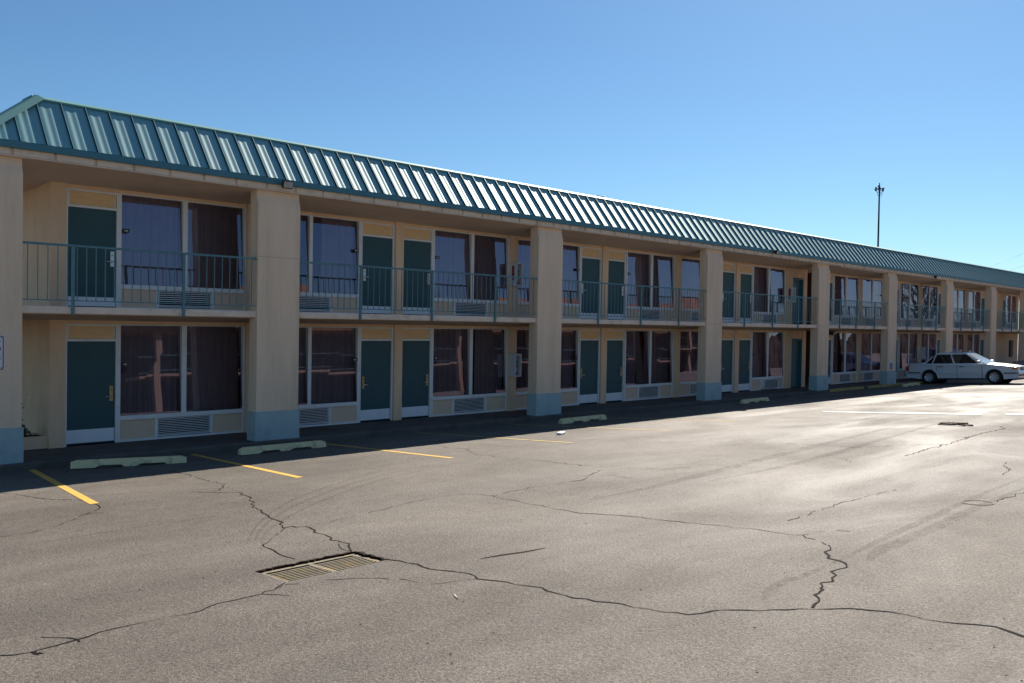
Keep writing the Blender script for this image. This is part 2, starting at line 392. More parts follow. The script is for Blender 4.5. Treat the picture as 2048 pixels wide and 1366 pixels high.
CR = [
 ([(0,985),(60,994),(100,999),(155,1000),(182,1005),(200,1013),(190,1022),(172,1028)], T, .012, .1),
 ([(172,1028),(120,1050),(60,1066),(0,1074)], H, .012, .35),
 ([(172,1028),(260,1021),(330,1018),(400,1010),(480,1005)], H, .012, .35),
 ([(340,942),(378,950),(402,958),(448,970),(440,978),(428,986)], T, .02, .1),
 ([(380,984),(428,986),(460,985),(488,989),(500,997),(513,1016),(530,1026),(545,1038),(572,1054),(592,1055)], .015, .025, 0),
 ([(592,1055),(612,1053),(640,1067),(668,1079),(700,1092),(703,1104)], .014, .015, 0),
 ([(572,1056),(548,1075),(525,1090),(560,1110),(590,1118)], T, .012, .1),
 ([(676,1088),(684,1099),(700,1102)], T, .01, 0),
 ([(612,1053),(700,1035),(800,1010),(860,997),(915,989),(960,989),(985,992)], H, .015, .12),
 ([(985,992),(1060,976),(1120,967),(1172,959),(1170,953),(1205,940)], T, .02, .1),
 ([(1185,951),(1225,951),(1266,957)], H, .02, .2),
 ([(985,992),(1030,1003),(1090,1014),(1160,1026),(1250,1032),(1340,1042),(1430,1050),(1510,1060),(1540,1064),(1600,1072),(1630,1079),(1652,1090)], T, .02, .06),
 ([(1652,1090),(1655,1100),(1648,1108),(1662,1116),(1698,1127),(1690,1135),(1665,1150),(1658,1162),(1630,1178),(1642,1183),(1630,1190),(1632,1202),(1625,1216)], .016, .022, 0),
 ([(762,1120),(800,1122),(860,1138),(935,1147),(955,1158),(1010,1165),(1080,1177),(1150,1195),(1240,1209),(1330,1223),(1375,1229),(1405,1227),(1440,1220),(1520,1221),(1625,1217),(1700,1219),(1780,1223),(1850,1238),(1920,1247),(1990,1254),(2047,1272),(2100,1290)], .017, .012, 0),
 ([(650,1160),(760,1156),(800,1158),(860,1168),(955,1158)], H, .012, .15),
 ([(0,1312),(60,1305),(150,1283),(200,1265),(260,1248),(330,1236),(400,1222),(440,1207),(520,1188),(545,1180),(570,1166)], .013, .014, .04),
 ([(82,1275),(140,1277),(160,1284)], T, .01, 0), ([(62,1305),(72,1309),(84,1306)], .03, .01, 0),
 ([(525,1188),(560,1190),(580,1191)], H, .01, .1), ([(560,1176),(572,1168),(600,1168)], T, .012, .1),
 ([(880,893),(930,898),(950,908),(1000,914),(1090,922),(1130,928),(1240,938),(1330,937),(1380,936)], T, .03, .12),
 ([(1300,938),(1352,942)], H, .03, .1), ([(960,889),(1050,895)], H, .03, .3),
 ([(1814,912),(1850,900),(1900,887),(1960,868),(2008,857),(2000,853)], .02, .03, .05),
 ([(1569,1045),(1628,1025),(1684,1006),(1754,989),(1791,980)], H, .02, .15),
 ([(1573,888),(1647,891),(1717,895),(1813,890),(1887,889)], .014, .03, .1),
 ([(1991,1003),(2036,988),(2060,980)], .014, .03, .1),
 ([(1700,925),(1690,918),(1640,912)], H, .03, .3),
 ([(1516,882),(1540,876)], H, .05, .2), ([(1600,1070),(1650,1062),(1700,1063)], H, .02, .4),
 ([(2012,925),(2004,933),(2022,940),(2006,950)], T, .02, .2),
 ([(1770,806),(1900,786),(1985,778)], .02, .05, .35), ([(1700,789),(1830,788)], .03, .05, .3),
]
for pts, wd, jit, gap in CR: crack(pts, wd, jit, gap)
rut = [pix(960,1118), pix(1000,1111), pix(1050,1104), pix(1092,1096)]
for a, c, w0, w1 in ((rut[0], rut[1], .004, .022), (rut[1], rut[2], .022, .02), (rut[2], rut[3], .02, .004)):
    s = Vector((-(c-a).y, (c-a).x, 0)).normalized()
    b.poly([(p.x, p.y, ground_z(p.y)+.003) for p in (a-s*w0, c-s*w1, c+s*w1, a+s*w0)], 'rust_soil')
# tyre scuffs: thin worn films lying on the asphalt
def scuff(pts, wd, jit=0.015):
    P = [pix(*p) for p in pts]
    Q = []
    for i in range(len(P)-1):
        a, c = P[i], P[i+1]; p0 = P[max(0, i-1)]; p3 = P[min(len(P)-1, i+2)]
        for k in range(12):
            t = k/12
            Q.append(0.5*((2*a)+(c-p0)*t+(2*p0-5*a+4*c-p3)*t*t+(3*a-p0-3*c+p3)*t**3))
    Q.append(P[-1]); n_ = len(Q)
    L, Rr_ = [], []
    for i, q_ in enumerate(Q):
        d = Q[min(n_-1, i+1)]-Q[max(0, i-1)]; s_ = Vector((-d.y, d.x, 0)).normalized()
        w_ = wd*min(1, 0.25+2.2*min(i, n_-1-i)/n_)*random.uniform(.85, 1.1)
        L.append(q_-s_*w_/2); Rr_.append(q_+s_*w_/2)
    for i in range(n_-1):
        b.poly([(p.x, p.y, ground_z(p.y)+0.0015) for p in (L[i], L[i+1], Rr_[i+1], Rr_[i])], 'scuff')
for off in (0, 14, 30):
    scuff([(1010-off, 905+off*.25), (880, 921+off*.4), (760, 943+off*.6), (650, 975+off*.8), (570, 1008+off), (515+off*.5, 1050+off*.6), (492+off, 1092+off*.3)], 0.05)
scuff([(1738,1124),(1752,1106),(1800,1084),(1880,1050),(1960,1012),(2060,972)], 0.16)
scuff([(1690,1116),(1760,1080),(1850,1040),(1960,990),(2060,950)], 0.10)
scuff([(1532,1205),(1535,1186),(1560,1168),(1610,1150),(1690,1115)], 0.09)
scuff([(1180,1000),(1330,968),(1480,930),(1640,890),(1800,850)], 0.22); scuff([(1420,962),(1600,925),(1760,880),(1900,840)], 0.18)
scuff([(0,1000),(300,985),(700,960)], 0.05); scuff([(0,1100),(240,1060),(520,1020)], 0.06)
tag(b.build('parking_lot', recalc=False), 'cracked beige asphalt parking lot sloping toward the motel', None, None, 'structure')

# sidewalk with kerb
b = MB()
YW = 1.469
b.extrude_x([(-0.075, -0.3), (-0.075, 0.060), (-0.045, 0.090), (14.0, 0.090), (14.0, -0.3)], -30, 110, 'sidewalk')
tag(b.build('sidewalk'), 'dark stained concrete walkway under the balcony', None, None, 'structure')
b = MB()
for x0, x1 in ((32.6, 35.9), (36.4, 40.5), (41.0, 43.0)):
    b.extrude_x([(-0.078, -0.02), (-0.078, 0.062), (-0.046, 0.0935), (0.06, 0.0935), (0.06, 0.0905), (-0.04, 0.0905), (-0.07, 0.06), (-0.07, -0.02)], x0, x1, 'yellow_worn')
tag(b.build('kerb_paint'), 'worn yellow paint along the walkway kerb', None, None, 'structure')

# parking lines
def ground_quad(bb, q, m, lift=0.004):
    bb.poly([(x, y, ground_z(y)+lift) for x, y in q], m)
for i, (xa, xe) in enumerate(((2.13, 1.50), (4.98, 4.47), (7.72, 7.52), (10.56, 10.72), (13.55, 14.0), (16.7, 17.1))):
    b = MB(); h = 0.055
    m = 'yellow' if i < 3 else 'yellow_worn'
    k = 14
    for t in range(k):
        t0, t1 = t/k, (t+1)/k
        y0 = -0.13 + (-4.95+0.13)*t0; y1 = -0.13 + (-4.95+0.13)*t1
        x0 = xa+(xe-xa)*t0; x1 = xa+(xe-xa)*t1
        ground_quad(b, [(x0-h, y0), (x1-h, y1), (x1+h, y1), (x0+h, y0)], m)
    tag(b.build('parking_line', recalc=False), 'yellow painted parking stall line', None, 'stall lines on the asphalt', 'structure')
for q in ([(21.45,-5.08),(21.25,-5.2),(21.90,-9.16),(22.46,-9.0)], [(22.3,-9.55),(22.85,-9.5),(23.5,-13.4),(22.9,-13.4)]):
    b = MB()
    lo = [(x, y, ground_z(y)-0.01) for x, y in q]; hi = [(x, y, ground_z(y)+0.010) for x, y in q]
    b.mesh(lo+hi, [(0,1,2,3),(7,6,5,4),(0,4,5,1),(1,5,6,2),(2,6,7,3),(3,7,4,0)], 'white_paint')
    tag(b.build('divider_strip'), 'white painted concrete strip across the lot', None, 'white strips in the lot', 'structure')

# ------------------------------------------------------------------ motel building
motel = empty('motel_building', (0,0,0), 0, 'long two storey tan motel with teal metal mansard roof and balcony', 'motel')
CX = [1.023, 6.403, 14.827, 23.234, 31.514, 38.614, 46.191, 53.474, 60.2, 67.2]
CW = 0.986; CDEP = 0.3245
XL, XR = 1.15, 74.0
# units: (door x0, x1, window glass a0,a1,b0,b1, mirrored)
UN = [
 ((3.20,4.11),(4.205,5.469,5.573,6.864), 0), ((10.03,10.965),(7.22,8.523,8.615,9.924), 1),
 ((11.31,12.24),(12.35,13.66,13.77,15.08), 0), ((18.356,19.27),(15.50,16.82,16.92,18.24), 1),
 ((19.645,20.55),(20.69,22.01,22.125,23.38), 0), ((26.57,27.45),(23.83,25.12,25.22,26.45), 1),
 ((27.84,28.77),(28.90,30.07,30.20,31.455), 0), ((35.05,35.93),(36.10,37.30,37.445,38.68), 0),
 ((41.60,42.38),(39.05,40.25,40.36,41.45), 1), ((42.72,43.57),(43.84,44.967,45.11,46.28), 0),
 ((49.14,49.92),(46.73,47.75,47.88,49.02), 1), ((50.25,51.05),(51.30,52.33,52.51,53.54), 0),
 ((56.47,57.20),(54.03,55.10,55.29,56.34), 1), ]
UP_EXTRA = [((60.69,61.40),(61.47,62.49,62.65,63.66), 0)]
# piers of plain wall (x0,x1): shared by both floors
PIERS = [(2.87,3.155), (6.93,7.16), (11.02,11.275), (15.135,15.447), (19.335,19.617), (23.43,23.777), (27.50,27.80),
         (31.51,32.04), (33.0,33.33), (34.8,35.0), (38.73,39.0), (42.42,42.68), (46.33,46.68), (49.97,50.2), (53.59,53.98), (57.25,60.62)]
FL = [dict(z0=0.09, zf=0.11, door=2.134, tr=2.46, gb=0.63, gt=2.455, top=2.70, kick=0.40, wall_top=2.60),
      dict(z0=2.78, zf=2.80, door=4.745, tr=5.085, gb=3.285, gt=5.09, top=5.40, kick=3.01, wall_top=5.35)]
DOORS = {}
for fi, F in enumerate(FL):
    b = MB(); units = UN + (UP_EXTRA if fi else [])
    for x0, x1 in PIERS:
        if x0 == 57.25 and fi == 0: x1 = 61.6
        b.box(x0, x1, YW-0.05, YW+0.16, F['z0']-0.02, F['wall_top'], 'wall')
    for d, g, mir in units:                                   # header strips over each room front
        x0 = min(d[0], g[0])-0.05; x1 = max(d[1], g[3])+0.05
        b.box(x0, x1, YW+0.005, YW+0.14, F['tr']+0.02, F['wall_top']-0.002, 'wall')
    # service door wall
    b.box(32.04, 33.0, YW-0.035, YW+0.14, F['door']+0.06, F['wall_top']-0.002, 'wall')
    if fi == 0:
        b.box(61.6, 64.1, YW-0.05, YW+0.16, 0.07, 0.95, 'wall'); b.box(61.6, 62.1, YW-0.05, YW+0.16, 0.95, 2.6, 'wall')
        b.box(63.1, 64.1, YW-0.05, YW+0.16, 0.95, 2.6, 'wall'); b.box(62.1, 63.1, YW-0.05, YW+0.16, 2.1, 2.6, 'wall')
        b.box(62.1, 63.1, YW+0.12, YW+0.15, 0.95, 2.1, 'black')
        for k in range(9): b.box(62.1, 63.1, YW+0.06, YW+0.10, 1.0+k*0.12, 1.03+k*0.12, 'lamp_body')
    else:
        b.box(63.71, 64.1, YW-0.05, YW+0.16, F['z0']-0.02, F['wall_top'], 'wall')
    b.box(64.95, 66.2, YW-0.05, YW+0.16, F['z0']-0.02, F['wall_top'], 'wall')
    # side walls of the two passages and building ends
    b.box(2.87, 3.03, YW+0.16, 9.0, F['z0']-0.02, F['wall_top'], 'wall')
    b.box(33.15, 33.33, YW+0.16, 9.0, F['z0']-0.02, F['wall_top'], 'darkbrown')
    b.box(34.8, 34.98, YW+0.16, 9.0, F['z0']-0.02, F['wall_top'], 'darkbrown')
    b.box(63.94, 64.1, YW+0.16, 9.0, F['z0']-0.02, F['wall_top'], 'wall')
    b.build('wall', motel)
    # dim room volumes behind the fronts
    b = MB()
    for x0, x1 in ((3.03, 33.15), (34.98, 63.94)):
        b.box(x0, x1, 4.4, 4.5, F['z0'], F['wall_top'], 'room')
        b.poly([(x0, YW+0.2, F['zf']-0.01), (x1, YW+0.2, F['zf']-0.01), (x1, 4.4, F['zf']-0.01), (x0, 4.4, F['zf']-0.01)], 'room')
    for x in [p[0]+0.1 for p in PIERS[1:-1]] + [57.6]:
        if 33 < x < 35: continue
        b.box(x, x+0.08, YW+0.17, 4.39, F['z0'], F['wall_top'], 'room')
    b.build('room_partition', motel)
    for ui, (d, g, mir) in enumerate(units):
        # ---- door
        o_ = MB(); x0, x1 = d
        o_.box(x0, x1, YW+0.045, YW+0.09, F['zf']+0.012, F['door'], 'door'); door = o_.build('door', motel)
        o_ = MB()
        fy0, fy1 = YW+0.0, YW+0.11
        o_.box(x0-0.045, x0-0.002, fy0, fy1, F['zf']-0.015, F['tr']+0.018, 'frame'); o_.box(x1+0.002, x1+0.045, fy0, fy1, F['zf']-0.015, F['tr']+0.018, 'frame')
        o_.box(x0-0.002, x1+0.002, fy0+0.004, fy1, F['door']+0.003, F['door']+0.05, 'frame')
        o_.box(x0-0.002, x1+0.002, fy0+0.004, fy1, F['tr']-0.02, F['tr']+0.018, 'frame')
        o_.box(x0-0.002, x1+0.002, fy0+0.03, fy1, F['zf']-0.015, F['zf']+0.010, 'black')
        o_.build('door_frame', door)
        o_ = MB(); o_.box(x0+0.004, x1-0.004, YW+0.045, YW+0.075, F['door']+0.052, F['tr']-0.022, 'transom')
        for sx in (x0+0.01, x1-0.03): o_.box(sx, sx+0.02, YW+0.03, YW+0.044, F['door']+0.055, F['tr']-0.025, 'frame')
        o_.build('transom_panel', door)
        o_ = MB(); o_.box(x0+0.008, x1-0.008, YW+0.038, YW+0.0445, F['zf']+0.03, F['kick'], 'kick'); o_.build('kick_plate', door)
        hx = x1-0.11 if not mir else x0+0.05
        hm = 'brass' if fi == 0 else 'steel'; zc = F['zf']+0.98
        o_ = MB(); o_.box(hx, hx+0.07, YW+0.022, YW+0.0445, zc-0.15, zc+0.15, hm)
        o_.tube((hx+0.035, YW+0.022, zc-0.05), (hx+0.035, YW-0.03, zc-0.05), 0.013, 0.013, 'steel', 8)
        sgn = -1 if not mir else 1
        o_.tube((hx+0.035, YW-0.03, zc-0.05), (hx+0.035+sgn*0.12, YW-0.03, zc-0.055), 0.012, 0.010, 'steel', 8)
        o_.box(hx+0.02, hx+0.05, YW+0.018, YW+0.0215, zc+0.07, zc+0.085, 'black')
        o_.build('door_handle', door)
        # ---- window
        a0, a1, b0, b1 = g; gb, gt = F['gb'], F['gt']; o_ = MB(); e = 0.045
        xl, xr = a0-0.055, b1+0.055
        if mir: xr = min(xr, x0-0.047)
        else: xl = max(xl, x1+0.047)
        o_.box(xl, a0, fy0, fy1, F['zf']-0.015, gt+0.02, 'frame'); o_.box(b1, xr, fy0, fy1, F['zf']-0.015, gt+0.02, 'frame')
        o_.box(a1, b0, fy0+0.002, fy1, gb, gt, 'frame'); o_.box(a0, b1, fy0+0.004, fy1, gt, gt+0.02, 'frame')
        o_.box(a0, b1, fy0-0.02, fy1, gb-0.09, gb-0.001, 'frame'); o_.box(a0, b1, fy0+0.004, fy1, F['zf']-0.015, F['zf']+0.03, 'frame')
        ax0, ax1 = (a0+0.76, a0+1.92) if not mir else (b1-1.92, b1-0.80)
        if ui > 8: ax0, ax1 = (a0+0.62, a0+1.55) if not mir else (b1-1.6, b1-0.66)
        for sx in (ax0-0.05, ax1+0.002): o_.box(sx, sx+0.048, fy0+0.003, fy1, F['zf']+0.031, gb-0.091, 'frame')
        win = o_.build('window', motel)
        o_ = MB()
        o_.box(a0, ax0-0.051, YW+0.03, YW+0.07, F['zf']+0.031, gb-0.091, 'panel'); o_.build('lower_panel', win); o_ = MB()
        o_.box(ax1+0.051, b1, YW+0.03, YW+0.07, F['zf']+0.031, gb-0.091, 'panel')
        o_.build('lower_panel', win)
        o_ = MB(); rr = random.Random(ui*7+fi*101)
        for p0, p1 in ((a0, a1), (b0, b1)):
            ln = (0.05 if ui < 5 else 0.035 if ui < 8 else 0.018)*(gt-gb)*(1.15 if fi == 0 else 0.95)+rr.uniform(-.006, .006)       # panes lean back a little in their deep frames
            o_.poly([(p0, YW+0.012, gb), (p1, YW+0.012+rr.uniform(-.006, .006), gb), (p1, YW+0.012+ln, gt), (p0, YW+0.012+ln, gt)], 'glass')
        o_.build('pane', win, recalc=False)
        # curtain with folds, drawn closed or partly open
        rr = random.Random(ui*7+fi*101)
        o_ = MB(); spans = [(a0-0.03, b1+0.03)]
        mode = rr.random()
        if ui == 0: spans = [(a0-0.03, b1+0.03)] if fi == 0 else [(a0-0.03, b1+0.03)]
        elif mode < 0.22:
            c = rr.uniform(0.35, 0.6); wdt = b1-a0
            spans = [(a0-0.03, a0+wdt*(c-0.1)), (a0+wdt*(c+0.1), b1+0.03)]
        for c0, c1 in spans:
            nn = int((c1-c0)/0.018); V = []; Fc = []; ph = rr.uniform(0, 6)
            cm = 'curtain2' if (ui == 9 and c1 > b1) else 'curtain'
            for i in range(nn+1):
                x = c0+(c1-c0)*i/nn
                q = 0.045*math.sin(x*34+ph+1.9*math.sin(x*2.3+ph)) + 0.02*math.sin(x*13+ph*2)
                for z, kk in ((gb-0.25, 1.15), (gb+0.9, 1.0), (gt+0.03, 0.6)):
                    V.append((x, YW+0.24+q*kk, z))
            for i in range(nn):
                for k in range(2): Fc.append((i*3+k, i*3+3+k, i*3+4+k, i*3+1+k))
            o_.mesh(V, Fc, cm, True)
        o_.build('curtain', win, recalc=False)
        if (fi == 0 and ui < 9) or fi == 1:
            px = a0+0.02 if not mir else b1-0.15
            zc2 = 4.365 if fi else 1.67
            o_ = MB(); o_.box(px, px+0.13, YW-0.012, YW+0.008, zc2-0.04, zc2+0.04, 'plaque')
            for k in range(3): o_.box(px+0.035+k*0.024, px+0.050+k*0.024, YW-0.0138, YW-0.0125, zc2-0.016, zc2+0.018, 'digits')
            if fi == 0: o_.tube((px+0.06, YW-0.012, zc2-0.12), (px+0.06, YW+0.012, zc2-0.12), 0.045, 0.05, 'plaque', 14)
            o_.build('number_plate', win)
        # ---- through-wall air conditioner
        az0, az1 = F['zf']+0.045, gb-0.10
        pro = 0.16 if (fi == 0 and ui == 6) else 0.0
        o_ = MB(); yy = YW+0.025-pro
        o_.box(ax0, ax1, yy+0.035, YW+0.3, az0, az1, 'black')
        if pro: o_.box(ax0-.004, ax0-.001, yy, YW+0.03, az0, az1, 'grille'); o_.box(ax1+.001, ax1+.004, yy, YW+0.03, az0, az1, 'grille'); o_.box(ax0, ax1, yy, YW+0.03, az1+.001, az1+.004, 'grille')
        o_.box(ax0, ax1, yy-0.01, yy+0.05+pro, az1-0.02, az1, 'grille'); o_.box(ax0, ax1, yy-0.01, yy+0.05+pro, az0, az0+0.02, 'grille')
        o_.box(ax0, ax0+0.018, yy-0.011, yy+0.05+pro, az0+0.02, az1-0.02, 'grille'); o_.box(ax1-0.018, ax1, yy-0.011, yy+0.05+pro, az0+0.02, az1-0.02, 'grille')
        ac = o_.build('air_conditioner', motel)
        o_ = MB(); nsl = 9 if fi == 0 else 7; pit = (az1-az0-0.045)/nsl
        for k in range(nsl):
            z = az0+0.03+pit*k
            o_.box(ax0+.018, ax1-.018, yy+0.0, yy+0.010, z, z+pit*0.40, 'grille')
        o_.build('grille', ac)
    # service door, recessed
    o_ = MB(); o_.box(32.09, 32.96, YW+0.10, YW+0.13, F['zf'], F['door']-0.02, 'door2'); dd = o_.build('door', motel); dd['label'] = 'plain teal service door without a kick plate'
    o_ = MB(); o_.box(32.042, 32.088, YW-0.04, YW+0.13, F['zf']-.01, F['door']+0.03, 'fascia'); o_.box(32.962, 32.998, YW-0.04, YW+0.13, F['zf']-.01, F['door']+0.03, 'fascia')
    o_.box(32.088, 32.962, YW-0.04, YW+0.13, F['door']-0.018, F['door']+0.03, 'fascia'); o_.build('door_frame', dd)
    o_ = MB(); o_.tube((32.17, YW+0.04, F['zf']+1.0), (32.17, YW+0.10, F['zf']+1.0), 0.03, 0.03, 'steel', 12); o_.build('door_handle', dd)

# balcony slab and soffits (solid, fall slightly to the wall as in the photo)
b = MB()
b.extrude_x([(0.058, 2.672), (0.058, 2.76), (0.066, 2.795), (14, 2.795), (14, 2.40), (YW+0.17, 2.545), (YW-0.05, 2.56)], XL-1, XR, 'cream')
slab = b.build('balcony_slab', motel)
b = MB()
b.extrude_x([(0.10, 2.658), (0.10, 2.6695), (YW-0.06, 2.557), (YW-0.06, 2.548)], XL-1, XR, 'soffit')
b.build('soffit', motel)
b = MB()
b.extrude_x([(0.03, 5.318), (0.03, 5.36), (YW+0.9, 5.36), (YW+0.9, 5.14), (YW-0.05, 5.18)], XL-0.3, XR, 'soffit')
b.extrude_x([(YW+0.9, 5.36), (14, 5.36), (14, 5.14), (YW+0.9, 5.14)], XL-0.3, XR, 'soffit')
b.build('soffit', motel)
# cream fascia blocks
b = MB()
b.box(XL-0.3, XR, 0.0, 0.25, 5.325, 5.46, 'cream')
x = XL-0.05
b.box(XL-0.3, XR, -0.042, 0.0, 5.318, 5.336, 'cream')
k = 0
x = 1.83-0.6775-0.6775
while x < XR-0.7:
    b.bbox(x+0.024, x+0.6775-0.024, -0.034, 0.002, 5.342, 5.457, 'cream', 0.006); x += 0.6775
b.build('fascia_blocks', motel)

# columns
for i, cx in enumerate(CX):
    b = MB()
    prof = [(0.0, 0.70), (0.0, 4.98), (0.012, 5.06), (0.055, 5.19), (0.065, 5.325), (CDEP, 5.325), (CDEP, 0.70)]
    b.extrude_x(prof, cx, cx+CW, 'stucco')
    c = b.build('column', motel)
    if i in (1, 3, 4):                                        # old casting joint, a stained hairline round the pillar
        b = MB(); zj = 3.93 if i == 1 else 2.735
        b.box(cx-0.0015, cx+CW+0.0015, -0.0015, CDEP, zj, zj+0.006, 'joint'); b.build('casting_joint', c)
    b = MB(); b.bbox(cx-0.027, cx+CW+0.027, -0.027, CDEP+0.01, 0.085, 0.698, 'basepaint', 0.01)
    b.build('column_base', c)

# mansard roof
TH = R_(52); EY, EZ = -0.10, 5.575; TZ = 6.50; SL = (TZ-EZ)/math.sin(TH)
dY, dZ = math.cos(TH), math.sin(TH); nY, nZ = -math.sin(TH), math.cos(TH)
HX = 1.25; HTOP = 2.42
b = MB()
P0 = 1.939; PER = 0.4195
def panel_h(x):
    u = ((x-P0) % PER)/PER
    return 0.0055*(0.5-0.5*math.cos(2*math.pi*u*3)) + (0.0)
x = HX; cols = []
while x < XR+0.01:
    tmax = min(1.0, max(0.001, (x-HX)/(HTOP-HX)))
    h = panel_h(x)
    cols.append(((x, EY+nY*h, EZ+nZ*h), (x, EY+dY*SL*tmax+nY*h, EZ+dZ*SL*tmax+nZ*h)))
    x += PER/24
V = [p for c in cols for p in c]
b.mesh(V, [(2*i, 2*i+2, 2*i+3, 2*i+1) for i in range(len(cols)-1)], 'roof', True)
k = math.ceil((HX+0.1-P0)/PER); RW, RH = 0.012, 0.037
while P0+k*PER < XR:
    x = P0+k*PER; k += 1
    tm = min(1.0, (x-HX)/(HTOP-HX))
    if tm < 0.15: continue
    pts = []
    for t in (-0.012/SL, tm-0.01):
        for xx in (x-RW/2, x+RW/2):
            for h in (0.0, RH): pts.append((xx, EY+dY*SL*t+nY*h, EZ+dZ*SL*t+nZ*h))
    b.mesh(pts, [(0,1,3,2),(4,6,7,5),(0,4,5,1),(2,3,7,6),(1,5,7,3),(0,2,6,4)], 'roof')
# hipped end
b.poly([(HX, EY, EZ), (HX, 13.0, EZ), (HTOP, 12.4, TZ), (HTOP, EY+dY*SL, TZ)], 'roof')
roof = b.build('roof', motel, recalc=False)
b = MB()
cy0 = EY+dY*SL
b.extrude_x([(cy0-0.045, 6.478), (cy0-0.045, 6.512), (cy0+0.05, 6.57), (cy0+0.6, 6.58), (cy0+0.6, 6.475)], HTOP-0.1, XR, 'roofcap')
# hip cap: a folded strip along the hip
a = Vector((HX, EY, EZ)); c = Vector((HTOP, cy0, TZ+0.03)); dirn = (c-a).normalized()
nn = Vector((-0.45, -0.65, 0.75)).normalized(); sid = dirn.cross(nn).normalized()
q = []
for p in (a, c):
    for s_, h_ in ((-0.13, 0.012), (0, 0.06), (0.13, 0.012), (0, -0.02)): q.append(tuple(p+sid*s_+nn*h_))
b.mesh(q, [(0,1,5,4),(1,2,6,5),(2,3,7,6),(3,0,4,7),(0,3,2,1),(4,5,6,7)], 'roofcap')
b.build('ridge_cap', roof)
b = MB(); b.box(HX-0.02, XR, EY-0.012, 0.05, 5.455, 5.572, 'fascia'); b.box(HX-0.02, HX+0.1, 0.05, 13.0, 5.455, 5.572, 'fascia')
b.build('eave_fascia', roof)
b = MB(); b.box(HTOP, XR, cy0+0.1, 12.4, 6.2, 6.47, 'roofcap'); b.box(2.9, 64.1, 8.9, 9.05, 0.0, 6.2, 'wall'); b.build('back_wall', motel)
# loose trim strip hanging under the eave
b = MB(); b.tube((33.5, 0.0, 5.30), (36.2, 0.02, 5.292), 0.018, 0.018, 'cream', 8); b.tube((36.2, 0.02, 5.292), (38.25, 0.0, 5.285), 0.018, 0.015, 'cream', 8)
b.build('loose_trim', motel)

# railings
POST = [[2.835, 4.855], [8.993, 11.1, 13.239], [17.466, 19.554, 21.633], [25.784, 27.836, 29.859], [33.578, 35.206, 37.14],
        [40.979, 42.877, 44.799], [48.522, 50.38, 52.268], [55.768, 57.577, 59.178], [62.6, 64.6]]
for i in range(len(CX)-1):
    x0, x1 = CX[i]+CW-0.01, CX[i+1]+0.01
    b = MB()
    b.bbox(x0, x1, 0.030, 0.072, 3.862, 3.902, 'rail', 0.006)
    b.box(x0, x1, 0.040, 0.062, 2.893, 2.912, 'rail')
    x = math.ceil((x0+0.05-2.262)/0.1615)*0.1615+2.262
    while x < x1-0.05:
        if all(abs(x-p) > 0.05 for p in POST[i]): b.box(x-0.007, x+0.007, 0.044, 0.058, 2.912, 3.862, 'rail')
        x += 0.1615
    rl = b.build('railing', motel)
    for p in POST[i]:
        b = MB(); b.box(p-0.024, p+0.024, 0.012, 0.056, 2.655, 3.861, 'rail'); b.build('post', rl)

# ------------------------------------------------------------------ planter and plants in the stair recess
pl = empty('planter', (2.2, 1.50, 0.09), 0, 'low tan planter box of dark soil between first pillar and green door', 'planter')
b = MB(); b.box(-0.6, 0.67, 0, 0.08, 0, 0.235, 'wall'); b.box(-0.6, 0.67, 0.6, 0.68, 0, 0.235, 'wall'); b.build('side_wall', pl)
b = MB(); b.box(-0.6, 0.67, 0.08, 0.6, 0, 0.20, 'soil'); b.build('soil', pl)
def shrub(name, loc, hgt, wid, nl, label, rs):
    rr = random.Random(rs); root = empty(name, loc, 0, label, 'plant', None); st = MB(); lf = MB()
    for s in range(5):
        p = Vector((rr.uniform(-.04,.04), rr.uniform(-.04,.04), 0)); dr = Vector((rr.uniform(-wid,wid), rr.uniform(-wid,wid), hgt*rr.uniform(.7,1)))
        pr = p
        for k in range(5):
            nx = p + dr*((k+1)/5) + Vector((rr.gauss(0,.015), rr.gauss(0,.015), 0)); st.tube(pr, nx, 0.006-0.0008*k, 0.006-0.0008*(k+1), 'bark', 5)
            for _ in range(nl):
                c = pr.lerp(nx, rr.random()) + Vector((rr.gauss(0,.05), rr.gauss(0,.05), rr.gauss(0,.03)))
                u = Vector((rr.gauss(0,1), rr.gauss(0,1), rr.gauss(0,.6))).normalized(); v = u.orthogonal().normalized(); l = rr.uniform(.025,.05)
                lf.poly([c-u*l, c+v*l*.4, c+u*l, c-v*l*.4], 'leaf')
            pr = nx
    st.build('stem', root); lf.build('foliage', root, recalc=False); return root
shrub('shrub', (2.52, 1.78, 0.29), 0.24, 0.16, 9, 'small dark shrub in the soil of the low planter', 3)
shrub('climber', (2.36, 1.72, 0.29), 0.95, 0.06, 9, 'thin leafy climber rising behind the first pillar', 5)

